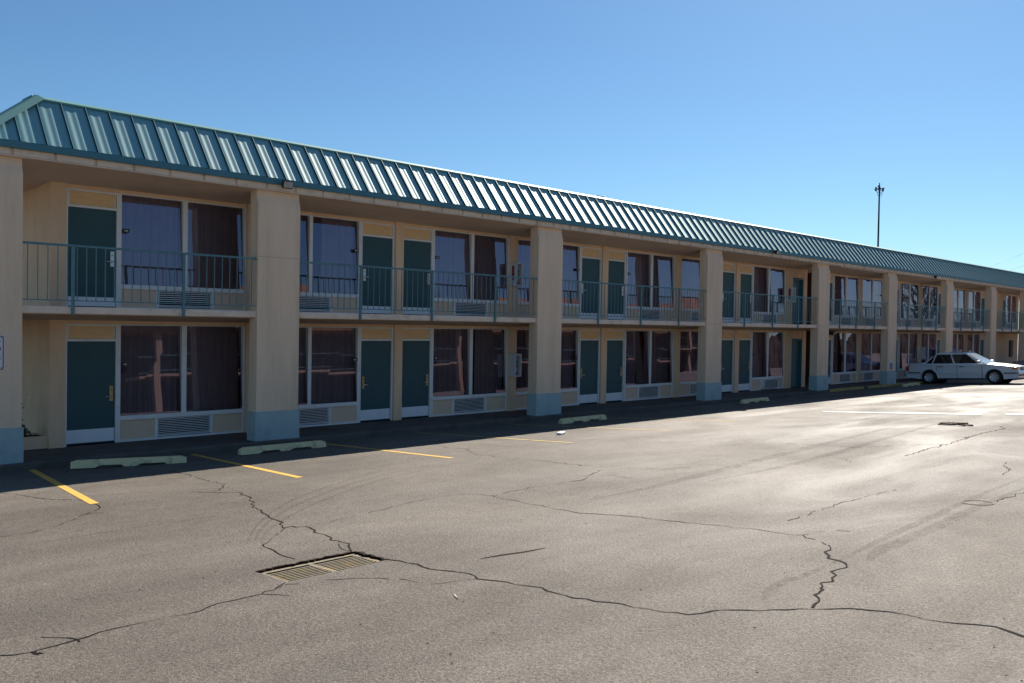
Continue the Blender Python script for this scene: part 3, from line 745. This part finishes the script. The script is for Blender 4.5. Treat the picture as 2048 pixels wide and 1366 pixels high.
# ------------------------------------------------------------------ things fixed to the building
def floodlight(x, z, label):
    r = empty('floodlight', (x, -0.13, z), 0, label, 'floodlight', 'floodlights under the eave')
    b = MB(); bm = bmesh.new(); bmesh.ops.create_cube(bm, size=1)
    for v in bm.verts:
        k = 0.78 if v.co.y > 0 else 1.0
        v.co = Vector((v.co.x*0.25*k, v.co.y*0.12-0.09, v.co.z*0.17*k))
    bmesh.ops.rotate(bm, verts=bm.verts, cent=(0,-.09,0), matrix=Matrix.Rotation(R_(14), 3, 'X'))
    bmesh.ops.bevel(bm, geom=bm.edges[:], offset=0.012, segments=2, affect='EDGES')
    b.bm(bm, 'lamp_body'); b.build('housing', r)
    b = MB(); bm = bmesh.new(); bmesh.ops.create_cube(bm, size=1)
    for v in bm.verts: v.co = Vector((v.co.x*0.20, v.co.y*0.012-0.153, v.co.z*0.125))
    bmesh.ops.rotate(bm, verts=bm.verts, cent=(0,-.09,0), matrix=Matrix.Rotation(R_(14), 3, 'X'))
    b.bm(bm, 'lens'); b.build('lens', r)
    b = MB(); b.box(-0.02, 0.02, -0.06, 0.02, -0.02, 0.06, 'lamp_body'); b.build('bracket', r)
floodlight(6.93, 5.455, 'boxy bronze floodlight on teal eave above second pillar')
floodlight(27.56, 5.49, 'small dark floodlight on eave above the service door bay, below bright ribbed roof')
floodlight(43.9, 5.37, 'far dark floodlight on eave directly above the parked white sedan')

def cabinet(x, z0, z1, label, y=YW-0.05):
    r = empty('extinguisher_cabinet', (x, y, z0), 0, label, 'cabinet', 'fire extinguisher cabinets'); h = z1-z0; d = 0.24; wd = 0.26; t = 0.018
    b = MB()
    b.box(0, t, -d, 0, 0, h, 'white'); b.box(wd-t, wd, -d, 0, 0, h, 'white'); b.box(t, wd-t, -d, 0, 0, t, 'white')
    b.box(t, wd-t, -d, 0, h-t, h, 'white'); b.box(t, wd-t, -0.012, 0, t, h-t, 'white'); b.build('case', r)
    b = MB(); f = 0.035
    b.box(0.001, f, -d-0.018, -d-0.001, 0, h, 'white'); b.box(wd-f, wd-0.001, -d-0.018, -d-0.001, 0, h, 'white')
    b.box(f, wd-f, -d-0.018, -d-0.001, 0, f, 'white'); b.box(f, wd-f, -d-0.018, -d-0.001, h-f, h, 'white'); b.build('door_frame', r)
    b = MB(); b.lathe([(0.0,0.03),(0.062,0.035),(0.065,0.06),(0.065,0.30),(0.05,0.36),(0.022,0.39),(0.022,0.42),(0.0,0.42)], 'red', 'Z', 18, (wd/2, -0.11, 0))
    b.box(wd/2-0.012, wd/2+0.012, -0.19, -0.05, 0.42, 0.45, 'black'); b.tube((wd/2-0.03, -0.13, 0.42), (wd/2-0.075, -0.12, 0.18), 0.010, 0.012, 'black', 8)
    b.box(wd/2-0.03, wd/2+0.03, -0.177, -0.174, 0.14, 0.26, 'white'); b.build('extinguisher', r)
    return r
c1 = cabinet(15.14, 1.10, 1.755, 'white extinguisher cabinet with red extinguisher beside third pillar at walkway level')
c2 = cabinet(15.14, 3.72, 4.385, 'white extinguisher cabinet with red side strip on the balcony beside third pillar')
c3 = cabinet(31.55, 3.73, 4.35, 'white extinguisher cabinet on the balcony beside the teal service door')
c4 = cabinet(46.36, 1.13, 1.74, 'white extinguisher cabinet at walkway level behind the sedan trunk')
for c in (c2, c3):
    b = MB(); b.box(-0.004, -0.0005, -0.16, -0.07, 0.16, 0.58, 'red'); b.build('red_label', c)
# wall lamp under the slab, far bay
r = empty('wall_lamp', (35.62, YW-0.05, 2.48), 0, 'black box lamp high on walkway wall just past the fifth pillar', 'lamp')
b = MB(); b.bbox(-0.15, 0.15, -0.22, 0, -0.12, 0.10, 'lamp_body', 0.015); b.build('housing', r)
b = MB(); b.bbox(-0.11, 0.11, -0.235, -0.221, -0.10, 0.02, 'lens', 0.004); b.build('lens', r)

# signs on pillars
def txt(s, size, x, z, y, m, parent, name='lettering', bold=0.0):
    cu = bpy.data.curves.new(name, 'FONT'); cu.body = s; cu.size = size; cu.align_x = 'RIGHT'; cu.extrude = 0.001; cu.offset = bold
    o = bpy.data.objects.new(name, cu); dg = bpy.context.evaluated_depsgraph_get
    COL.objects.link(o); bpy.context.view_layer.update()
    me = bpy.data.meshes.new_from_object(o.evaluated_get(dg())); bpy.data.objects.remove(o)
    me.materials.clear(); me.materials.append(M[m])
    ob = bpy.data.objects.new(name, me); COL.objects.link(ob); ob.parent = parent
    ob.location = (x, y, z); ob.rotation_euler = (math.pi/2, 0, 0); return ob
sg = empty('notice_sign', (1.738, -0.002, 1.685), 0, 'white metal notice with dark red border on the first pillar', 'sign')
def rrect(x0, x1, z0, z1, r, y, m, bb):
    pts = []
    for cx_, cz_, a0 in ((x1-r, z1-r, 0), (x0+r, z1-r, 90), (x0+r, z0+r, 180), (x1-r, z0+r, 270)):
        for k in range(5):
            t = R_(a0+k*22.5); pts.append((cx_+r*math.cos(t), cz_+r*math.sin(t)))
    nn_ = len(pts); vs = [(p[0], y, p[1]) for p in pts]+[(p[0], y-0.003, p[1]) for p in pts]
    bb.mesh(vs, [tuple(range(nn_)), tuple(range(2*nn_-1, nn_-1, -1))]+[(i, (i+1)%nn_, nn_+(i+1)%nn_, nn_+i) for i in range(nn_)], m)
b = MB(); rrect(-0.45, 0, 0, 0.60, 0.035, 0, 'white', b); b.build('plate', sg)
b = MB(); rrect(-0.437, -0.013, 0.013, 0.587, 0.028, -0.0035, 'darkred', b); b.build('border', sg)
b = MB(); rrect(-0.420, -0.030, 0.030, 0.570, 0.02, -0.007, 'white', b)
for z in (0.05, 0.55): b.tube((-0.05, -0.010, z), (-0.05, -0.013, z), 0.008, 0.008, 'black', 8)
b.build('face', sg)
txt('Y', 0.105, -0.05, 0.43, -0.012, 'darkred', sg); txt('N', 0.105, -0.05, 0.335, -0.012, 'darkred', sg); txt('E', 0.105, -0.05, 0.19, -0.012, 'darkred', sg)
sg = empty('parking_sign', (38.90, -0.002, 0.77), 0, 'small white and blue disabled parking sign low on the sixth pillar', 'sign')
b = MB(); rrect(0, 0.30, 0, 0.44, 0.02, 0, 'white', b); b.build('plate', sg)
b = MB(); rrect(0.03, 0.27, 0.03, 0.31, 0.02, -0.0035, 'blue', b); b.build('blue_panel', sg)
b = MB(); b.tube((0.14, -0.0068, 0.27), (0.14, -0.0082, 0.27), 0.016, 0.016, 'white', 10)
b.box(0.133, 0.147, -0.0085, -0.0068, 0.16, 0.25, 'white'); b.box(0.147, 0.195, -0.0085, -0.0068, 0.155, 0.17, 'white'); b.box(0.185, 0.198, -0.0085, -0.0068, 0.09, 0.155, 'white')
for k in range(11):
    t0 = R_(110+k*22); t1 = R_(110+(k+1)*22)
    b.poly([(0.14+r_*math.cos(t), -0.008, 0.125+r_*math.sin(t)) for r_, t in ((.045,t0),(.058,t0),(.058,t1),(.045,t1))], 'white')
b.build('wheelchair_symbol', sg, recalc=False)

# ------------------------------------------------------------------ wheel stops
def wheel_stop():
    b = MB(); L = 1.86; N_ = 40
    def sec(x):
        u = x/L
        und = 0.04 if (0.24 < u < 0.43 or 0.58 < u < 0.80) else 0.0
        if 0.22 < u <= 0.24 or 0.43 <= u < 0.45 or 0.56 < u <= 0.58 or 0.80 <= u < 0.82: und = 0.02
        e = 0.045*(max(0, 0.05-u)/0.05 + max(0, u-0.95)/0.05)
        return [(x, -0.085, und), (x, -0.055+e*.4, 0.135-e*0.6), (x, 0.055-e*.4, 0.135-e*0.6), (x, 0.085, und)]
    V = []
    for i in range(N_+1): V += sec(L*i/N_)
    Fc = [(4*i+k, 4*i+(k+1)%4, 4*i+4+(k+1)%4, 4*i+4+k) for i in range(N_) for k in range(4)]
    Fc += [(3,2,1,0), (4*N_, 4*N_+1, 4*N_+2, 4*N_+3)]
    b.mesh([(v[0]-L/2, v[1], v[2]) for v in V], Fc, 'wheelstop')
    return b.build('wheel_stop')
ws0 = wheel_stop()
for i, (x, y, rz, lab) in enumerate([
    (3.45, -1.02, -0.36, 'pale yellow concrete wheel stop with chipped black spots in front of first green door'),
    (6.42, -1.09, -0.02, 'pale yellow concrete wheel stop just below the second pillar base'),
    (15.22, -1.38, 0.02, 'weathered tan concrete wheel stop just below the third pillar base'),
    (25.1, -0.85, 0.03, 'tan concrete wheel stop in deep shade beyond the fourth pillar'),
    (39.9, -0.62, 0.0, 'small far wheel stop against the yellow kerb behind the white sedan')]):
    o = ws0 if i == 0 else copy_tree(ws0)
    o.location = (x, y, ground_z(y)+0.002); o.rotation_euler = (-math.atan(G)*1.0, 0, rz)
    tag(o, lab, 'wheel stop', 'concrete wheel stops')

# drain grate
gr = empty('drain_grate', ((HX0+HX1)/2, (HY0+HY1)/2, ground_z(-10.13)-0.022), 0, 'rusty yellow cast iron storm drain grate sunk in the asphalt', 'drain')
gr.rotation_euler = (-math.atan(G), 0, 0)
b = MB(); W, D = 0.485, 0.245
b.box(-W, W, -D, -D+0.045, -0.03, 0.005, 'iron'); b.box(-W, W, D-0.05, D, -0.03, 0.005, 'iron'); b.box(-W, -W+0.05, -D+.045, D-.05, -0.03, 0.005, 'iron'); b.box(W-0.05, W, -D+.045, D-.05, -0.03, 0.005, 'iron')
b.build('grate_frame', gr)
b = MB(); nb = 8
for k in range(1, nb):
    y = -D+0.045+(2*D-0.095)*k/nb; b.box(-W+.05, W-.05, y-0.010, y+0.010, -0.002, 0.002, 'iron')
b.box(-0.02, 0.02, -D+.045, D-.05, -0.027, 0.0035, 'iron'); b.build('bars', gr)

# litter
b = MB(); b.bbox(-0.16, 0.16, -0.06, 0.06, 0, 0.055, 'paper', 0.02)
o = b.build('litter_box', None, (12.02, -3.46, ground_z(-3.46)+0.003), (0.06, 0, 0.4)); tag(o, 'small crushed white carton lying on the asphalt near the third wheel stop', 'litter')
b = MB()
for k in range(7):
    rr = random.Random(k); p = Vector((rr.uniform(-.3,.3), rr.uniform(-.25,.25), 0.03)); t = rr.uniform(0, 3.1); l = rr.uniform(.15,.35)
    b.tube(p-Vector((math.cos(t), math.sin(t), 0))*l, p+Vector((math.cos(t), math.sin(t), rr.uniform(0,.1)))*l, .02, .014, 'rustwood', 6)
o = b.build('scrap_debris', None, (18.46, -9.72, ground_z(-9.72)), (-0.055, 0, 0)); tag(o, 'brown scrap debris lying on the bright asphalt', 'debris')
q = pix(1955, 1006); b = MB(); b.lathe([(0.15,0.0),(0.16,0.008),(0.17,0.0)], 'rustwood', 'Z', 20, (0,0,0))
o = b.build('plastic_ring', None, (q.x, q.y, ground_z(q.y)+.004), (-0.055,0,0)); tag(o, 'thin brown ring lying on the asphalt at the lot edge', 'litter')
q = pix(915, 1195); b = MB(); b.tube((-.05,0,.004),(.05,.02,.006),.004,.003,'paper',6)
o = b.build('straw', None, (q.x, q.y, ground_z(q.y)+.003), (-.055,0,0.9)); tag(o, 'short white straw on the asphalt right of the drain grate', 'litter')
# leaves scattered on the asphalt
b = MB(); rr = random.Random(11)
for k in range(60):
    x_ = rr.uniform(0, 2048); y_ = rr.uniform(1000, 1366); p = pix(x_, y_); t = rr.uniform(0, 6.3); l = rr.uniform(.005, .012)
    u = Vector((math.cos(t), math.sin(t), -G*math.sin(t)))*l; v = Vector((-math.sin(t), math.cos(t), -G*math.cos(t)))*l*.45
    z_ = ground_z(p.y)+0.005; p = Vector((p.x, p.y, z_)); b.poly([p-u, p+v+Vector((0,0,.006)), p+u, p-v], 'rustwood')
tag(b.build('leaf_litter', recalc=False), 'tiny brown leaf scraps scattered on the asphalt', 'leaf litter', None, 'stuff')

# ------------------------------------------------------------------ light mast and wires behind the roof
lm = empty('light_mast', (85.35, 20, Z0), 0, 'tall dark light mast with a cluster of floodlights rising behind the roof', 'light mast')
b = MB(); b.tube((0,0,0), (0,0,17.1), 0.12, 0.075, 'pole', 12); b.build('pole', lm)
b = MB(); b.box(-0.42, 0.42, -0.05, 0.05, 16.78, 16.86, 'pole'); b.box(-0.05, 0.05, -0.5, 0.5, 16.87, 16.95, 'pole'); b.tube((0,0,16.9),(0,0,17.5),0.07,0.05,'pole',8); b.build('cross_arm', lm)
def lamp_head(dx, dy, dz, s=0.42):
    dx *= .8; dy *= .8
    dx *= .66; dy *= .66; dz = 16.9+(dz-16.9)*.66
    b = MB(); b.lathe([(0.0,0.32),(0.12,0.30),(0.16,0.16),(0.22,0.0),(0.26,-0.22),(0.22,-0.26),(0.0,-0.26)], 'lamp_body', 'Z', 14, (0,0,0))
    b.tube((0,0,.3),(-dx*.25,-dy*.25,.05-dz*0.1), .04, .04, 'pole', 6)
    o = b.build('lamp_head', lm, (dx, dy, dz)); o.scale = (s, s, s); o.rotation_euler = (R_(25)*(-1 if dy > 0 else 1)*0.6, R_(25)*(1 if dx > 0 else -1)*0.6, 0)
for d in ((-0.62, 0.45, 16.72), (0.62, -0.45, 16.9), (-0.2, -0.75, 16.6), (0.2, 0.75, 17.1), (-0.35, 0.0, 17.25), (0.35, 0.15, 17.2)): lamp_head(*d)
wr = empty('power_line', (184, 40, 15), 0, 'two thin dark overhead wires at the far end of the roof', 'power line')
for (p0, p1) in (((150, 39.9, 8.6), (260, 40, 29.4)), ((170, 39.9, 10.4), (280, 40, 29.4))):
    b = MB(); P = [Vector(p0).lerp(Vector(p1), t/16)-Vector((184,40,15)) for t in range(17)]
    for a, c in zip(P, P[1:]): b.tube(a, c, 0.015, 0.015, 'pole', 5)
    b.build('wire', wr)
# aerials on the roof
for x, s, lab in ((21.15, 1, 'small bent rooftop aerial, the nearer of the two above the shiny panels'), (22.66, .8, 'small bent rooftop aerial, the farther of the two above the shiny panels')):
    b = MB(); b.tube((0,0,0), (0,0,0.66*s), .02, .015, 'pole', 6); b.tube((-.18*s,0,.60*s), (.32*s,0,.76*s), .014, .01, 'pole', 5); b.tube((-.05*s,0,.66*s), (-.05*s,.2,.72*s), .01, .01, 'pole', 5)
    o = b.build('roof_aerial', None, (x, 3.0, 6.47)); tag(o, lab, 'aerial', 'rooftop aerials')

# ------------------------------------------------------------------ sedan
def sedan(paint, label, loc, rz, scale):
    root = empty('sedan', loc, 0, label, 'car')
    HW = 0.87
    def outline():
        P = [(-2.38, .42), (-2.40, .60), (-2.36, .80), (-2.30, .93), (-2.20, .965), (-1.62, .975), (-1.0, .95), (0.0, .93), (0.98, .925), (1.10, .935), (1.7, .885), (2.2, .815), (2.33, .77), (2.36, .62), (2.41, .52), (2.40, .38), (2.30, .26)]
        def arch(cx, r): return [(cx+r*math.cos(t), 0.30+r*math.sin(t)) for t in [R_(a) for a in range(0, 181, 15)]]
        P += [(1.80, .24), (1.795, .22)] + arch(1.42, .375) + [(1.04, .20), (-0.98, .20)] + arch(-1.35, .375) + [(-1.74, .24), (-2.28, .30)]
        return P
    O = outline(); n_ = len(O)
    bm = bmesh.new()
    lay = [(-HW+0.05, 1), (-HW, 0), (HW, 0), (HW-0.05, 1)]
    rows = []
    for y, ins in lay:
        row = []
        for (x, z) in O:
            if ins:
                x2 = x*0.985; z2 = z-0.03 if z > 0.7 else z
            else: x2, z2 = x, (z-0.095 if z > 0.9 else z-0.05 if z > .75 else z)
            row.append(bm.verts.new((x2, y, z2)))
        rows.append(row)
    # top ridge rows to crown the bonnet and boot
    rows.insert(2, [bm.verts.new((x*0.995, 0, z+0.018 if z > 0.7 else z)) for x, z in O])
    rows[1], rows[0] = rows[1], rows[0]
    for r0, r1 in zip(rows, rows[1:]):
        for i in range(n_):
            j = (i+1) % n_; bm.faces.new((r0[i], r0[j], r1[j], r1[i]))
    f0 = bm.faces.new(rows[0]); f1 = bm.faces.new(list(reversed(rows[-1])))
    bmesh.ops.triangulate(bm, faces=[f0, f1]); bmesh.ops.recalc_face_normals(bm, faces=bm.faces)
    b = MB(); b.bm(bm, paint, False)
    # greenhouse
    A = {'br': (-1.72, .755), 'bf': (1.10, .765), 'tr': (-1.0, .59), 'tf': (0.16, .60)}
    zb, zt = 0.885, 1.435
    def corner(k, sy): x, y = A[k]; return Vector((x, sy*y, zb if k[0] == 'b' else zt))
    L_ = {k: corner(k, 1) for k in A}; Rr = {k: corner(k, -1) for k in A}
    bm = bmesh.new()
    vv = [bm.verts.new(p) for p in (L_['br'], L_['bf'], Rr['bf'], Rr['br'], L_['tr'], L_['tf'], Rr['tf'], Rr['tr'])]
    for f in ((0,1,5,4), (1,2,6,5), (2,3,7,6), (3,0,4,7), (4,5,6,7)): bm.faces.new([vv[i] for i in f])
    bmesh.ops.bevel(bm, geom=[e for e in bm.edges if min(v.co.z for v in e.verts) > 1.3], offset=0.06, segments=3, affect='EDGES', profile=0.5)
    b.bm(bm, paint, False)
    body = b.build('body', root)
    for p in body.data.polygons: p.use_smooth = False
    def on(q, u, v, o):                                   # bilinear point on a cabin face, pushed out by o
        p = (q[0]*(1-u)+q[1]*u)*(1-v)+(q[3]*(1-u)+q[2]*u)*v
        nrm = (q[1]-q[0]).cross(q[3]-q[0]).normalized()
        return p+nrm*o
    def pane(name, q, uv, m, o=0.006):
        b = MB(); b.poly([on(q, u, v, o) for u, v in uv], m); return b.build(name, root, recalc=False)
    for side, C in ((1, L_), (-1, Rr)):
        q = [C['br'], C['bf'], C['tf'], C['tr']] if side == -1 else [C['bf'], C['br'], C['tr'], C['tf']]
        U = (lambda u: u) if side == -1 else (lambda u: 1-u)
        pane('side_window', q, [(U(.535), .10), (U(.90), .10), (U(.93), .84), (U(.50), .84)] if side == -1 else [(U(.90), .10), (U(.535), .10), (U(.50), .84), (U(.93), .84)], 'carglass')
        pane('side_window', q, [(U(.165), .10), (U(.505), .10), (U(.46), .84), (U(.05), .84)] if side == -1 else [(U(.505), .10), (U(.165), .10), (U(.05), .84), (U(.46), .84)], 'carglass')
        pane('quarter_window', q, [(U(.05), .10), (U(.15), .10), (U(.02), .78)] if side == -1 else [(U(.15), .10), (U(.05), .10), (U(.02), .78)], 'carglass')
    pane('windscreen', [Rr['bf'], L_['bf'], L_['tf'], Rr['tf']], [(.05, .05), (.95, .05), (.93, .90), (.07, .90)], 'screen')
    pane('rear_window', [L_['br'], Rr['br'], Rr['tr'], L_['tr']], [(.07, .08), (.93, .08), (.92, .88), (.08, .88)], 'carglass')
    # wheels
    for x in (1.42, -1.35):
        for sy in (1, -1):
            yo = sy*0.775
            b = MB(); b.lathe([(0.20,-.09),(0.28,-.098),(0.305,-.085),(0.318,-.05),(0.318,.05),(0.305,.085),(0.28,.098),(0.20,.09)], 'tyre', 'Y', 32)
            wh = b.build('wheel', root, (x, yo, 0.318))
            b = MB(); b.lathe([(0.0,.062*sy),(0.06,.070*sy),(0.17,.066*sy),(0.205,.082*sy),(0.212,.088*sy),(0.205,.03*sy)], 'hub', 'Y', 32)
            for k in range(7):
                t = 2*math.pi*k/7; r = 0.15
                b.lathe([(0.0,.0765*sy),(0.026,.0760*sy),(0.030,.066*sy)], 'trim', 'Y', 8, (r*math.cos(t), 0, r*math.sin(t)))
            b.build('wheel_cover', wh)
            b = MB(); b.lathe([(0.36,-.02),(0.36,.0),(0.0,.0)], 'black', 'Y', 24, (x, sy*0.62, 0.32)); b.build('wheel_well', root)
    # trim, seams, handles, mirrors
    b = MB()
    for sy in (1, -1):
        y = sy*(HW+0.004)
        b.box(-2.33, -1.73, min(y, y-sy*.02), max(y, y-sy*.02), .50, .54, 'trim'); b.box(-0.98, 1.03, min(y, y-sy*.02), max(y, y-sy*.02), .50, .535, paint); b.box(1.81, 2.34, min(y, y-sy*.02), max(y, y-sy*.02), .47, .51, 'trim')
        b.box(-0.98, 1.03, min(y-sy*.03, y-sy*.002), max(y-sy*.03, y-sy*.002), .20, .27, 'trim')
    b.build('side_trim', root)
    b = MB()
    for sy in (1, -1):
        y = sy*(HW+0.002)
        for x, z0, z1 in ((0.93, .27, .86), (-0.12, .27, .86), (-1.0, .60, .86)): b.box(x-.006, x+.006, min(y, y-sy*.01), max(y, y-sy*.01), z0, z1, 'trim')
    b.build('door_seam', root)
    for sy in (1, -1):
        for x in (-0.02, -0.92):
            b = MB(); y = sy*(HW+.012); b.bbox(x-.0, x+.20, min(y, y-sy*.02), max(y, y-sy*.02), .775, .805, 'trim', .004); b.build('door_handle', root)
        b = MB(); y0, y1 = sorted((sy*.84, sy*1.0)); b.bbox(0.78, 0.90, y0, y1, .95, 1.06, paint, .025); b.build('mirror', root)
        b = MB(); y0, y1 = sorted((sy*.48, sy*.80)); b.bbox(2.28, 2.375, y0, y1, .645, .765, 'headlens', .012); b.build('headlight', root)
        b = MB(); y0, y1 = sorted((sy*.76, sy*.880)); b.bbox(2.13, 2.31, y0, y1, .655, .755, 'amber', .012); b.build('indicator', root)
        b = MB(); y0, y1 = sorted((sy*.50, sy*.878)); b.bbox(-2.40, -2.26, y0, y1, .60, .82, 'redlens', .015); b.build('tail_light', root)
    b = MB(); b.bbox(2.30, 2.385, -.42, .42, .62, .77, 'trim', .01)
    for k in range(9): b.box(2.386, 2.392, -.36+k*.085, -.34+k*.085, .64, .75, 'steel')
    b.build('grille', root)
    b = MB(); b.box(2.35, 2.425, -.80, .80, .36, .43, 'trim'); b.box(-2.415, -2.33, -.82, .82, .40, .46, 'trim'); b.build('bumper_strip', root)
    b = MB(); b.bbox(-0.55, 0.05, -0.36, 0.36, 1.438, 1.460, 'carglass', .008); b.build('sunroof', root)
    # stand on the sloping lot
    f = Vector((math.cos(rz), math.sin(rz), 0)); f.z = -G*f.y; f.normalize()
    nrm = Vector((0, G, 1)).normalized(); l = nrm.cross(f).normalized(); f = l.cross(nrm)
    mw = Matrix(((f.x, l.x, nrm.x, loc[0]), (f.y, l.y, nrm.y, loc[1]), (f.z, l.z, nrm.z, loc[2]), (0,0,0,1)))
    root.matrix_world = mw @ Matrix.Scale(scale, 4)
    return root
sc_ = 1.07
cy_ = -0.45-1.35*sc_
sedan('carwhite', 'white four door sedan backed in at the kerb near far end of the motel', (42.75+0.80*sc_, cy_, ground_z(cy_)+0.004), R_(-90), sc_)
sedan('carsilver', 'silver grey car nose in at the kerb, half hidden past the white sedan', (60.9, -1.9, ground_z(-1.9)+0.004), R_(90), 1.05)

# ------------------------------------------------------------------ across the lot (seen mirrored in the windows)
OY = -27.5
wing = empty('opposite_wing', (0, OY, ground_z(OY)), 0, 'brown roofed motel wing across the lot, mirrored in the room windows', 'motel')
b = MB(); b.box(16, 74, -10, -2.0, 0, 5.2, 'darkbrown'); b.build('wall', wing)
b = MB(); b.box(16, 74, -2.0, -0.02, 2.57, 2.70, 'wingcol'); b.build('balcony_slab', wing)
b = MB(); b.extrude_x([(0.25, 5.15), (0.25, 5.5), (-3.2, 7.5), (-9, 7.5), (-9, 5.15)], 21, 76, 'wingroof')
b.poly([(15, 0.25, 5.15), (21, 0.25, 5.15), (21, 0.25, 5.5), (21, -3.2, 7.5), (21, -9, 7.5), (15, -9, 5.15)], 'wingroof'); b.build('roof', wing, recalc=False)
for k in range(8):
    b = MB(); x = 17+k*7.3; b.box(x, x+0.34, -0.35, 0.0, 0, 5.15, 'wingcol'); b.build('column', wing)
b = MB(); b.box(16, 74, -1.97, -1.9, 0.2, 2.3, 'black'); b.box(16, 74, -1.97, -1.9, 3.0, 5.0, 'black'); b.build('window', wing)
b = MB()
for z in (3.7, 2.85): b.box(16, 74, -0.1, -0.06, z, z+0.04, 'rail')
b.build('railing', wing)
# bare tree mirrored in the far upper windows
tr = empty('bare_tree', (119, -25.5, ground_z(-25.5)), 0, 'bare winter tree across the lot, mirrored in far balcony windows', 'tree')
tk = MB(); cr_ = MB(); rr = random.Random(4)
def limb(bb, p, d, r, n, depth):
    for k in range(n):
        q = p+d*0.55; d = (d+Vector((rr.gauss(0,.13), rr.gauss(0,.13), rr.gauss(0,.06)))).normalized()*d.length
        bb.tube(p, q, r, r*.86, 'bark', 6, False); r *= .86; p = q
        if depth > 0 and k > 0:
            for _ in range(2 if depth > 1 else 1):
                nd = (d+Vector((rr.gauss(0,.7), rr.gauss(0,.7), rr.gauss(.15,.35)))).normalized()*d.length*.8
                limb(cr_, p, nd, r*.62, n-1, depth-1)
limb(tk, Vector((0,0,0)), Vector((0,0,1.9)), .24, 6, 3)
tk.build('trunk', tr); cr_.build('crown', tr)

tr.scale = (1.25, 1.25, 1.25)
tr2 = copy_tree(tr); tr2.location = (128, -28, ground_z(-28)); tr2.rotation_euler = (0, 0, 2.1)
tag(tr, 'bare winter tree across the lot, the nearer of the two mirrored in far balcony windows', 'tree', 'bare trees across the lot')
tag(tr2, 'bare winter tree across the lot, the farther of the two mirrored in far balcony windows', 'tree', 'bare trees across the lot')
# unseen far woods, added to darken the reflections in the lower windows
b = MB(); rr = random.Random(21); V = []; Fc = []
nx_ = 420
for i in range(nx_+1):
    x = 64+i*0.55; h = 5.2+0.7*math.sin(i*.11)+0.5*math.sin(i*.37)+rr.uniform(-.3, .5)
    for k in range(6):
        t = k/5
        V.append((x+rr.uniform(-.15, .15), -50-1.6*t*t+rr.uniform(-.12, .12), ground_z(-50)+h*t))
    V.append((x, -54, ground_z(-50)))
for i in range(nx_):
    for k in range(6): Fc.append((i*7+k, i*7+7+k, i*7+8+k, i*7+1+k))
b.mesh(V, Fc, 'woods'); tag(b.build('added_treeline', recalc=False), 'unseen dark woods added beyond the lot to darken window reflections', None, None, 'stuff')
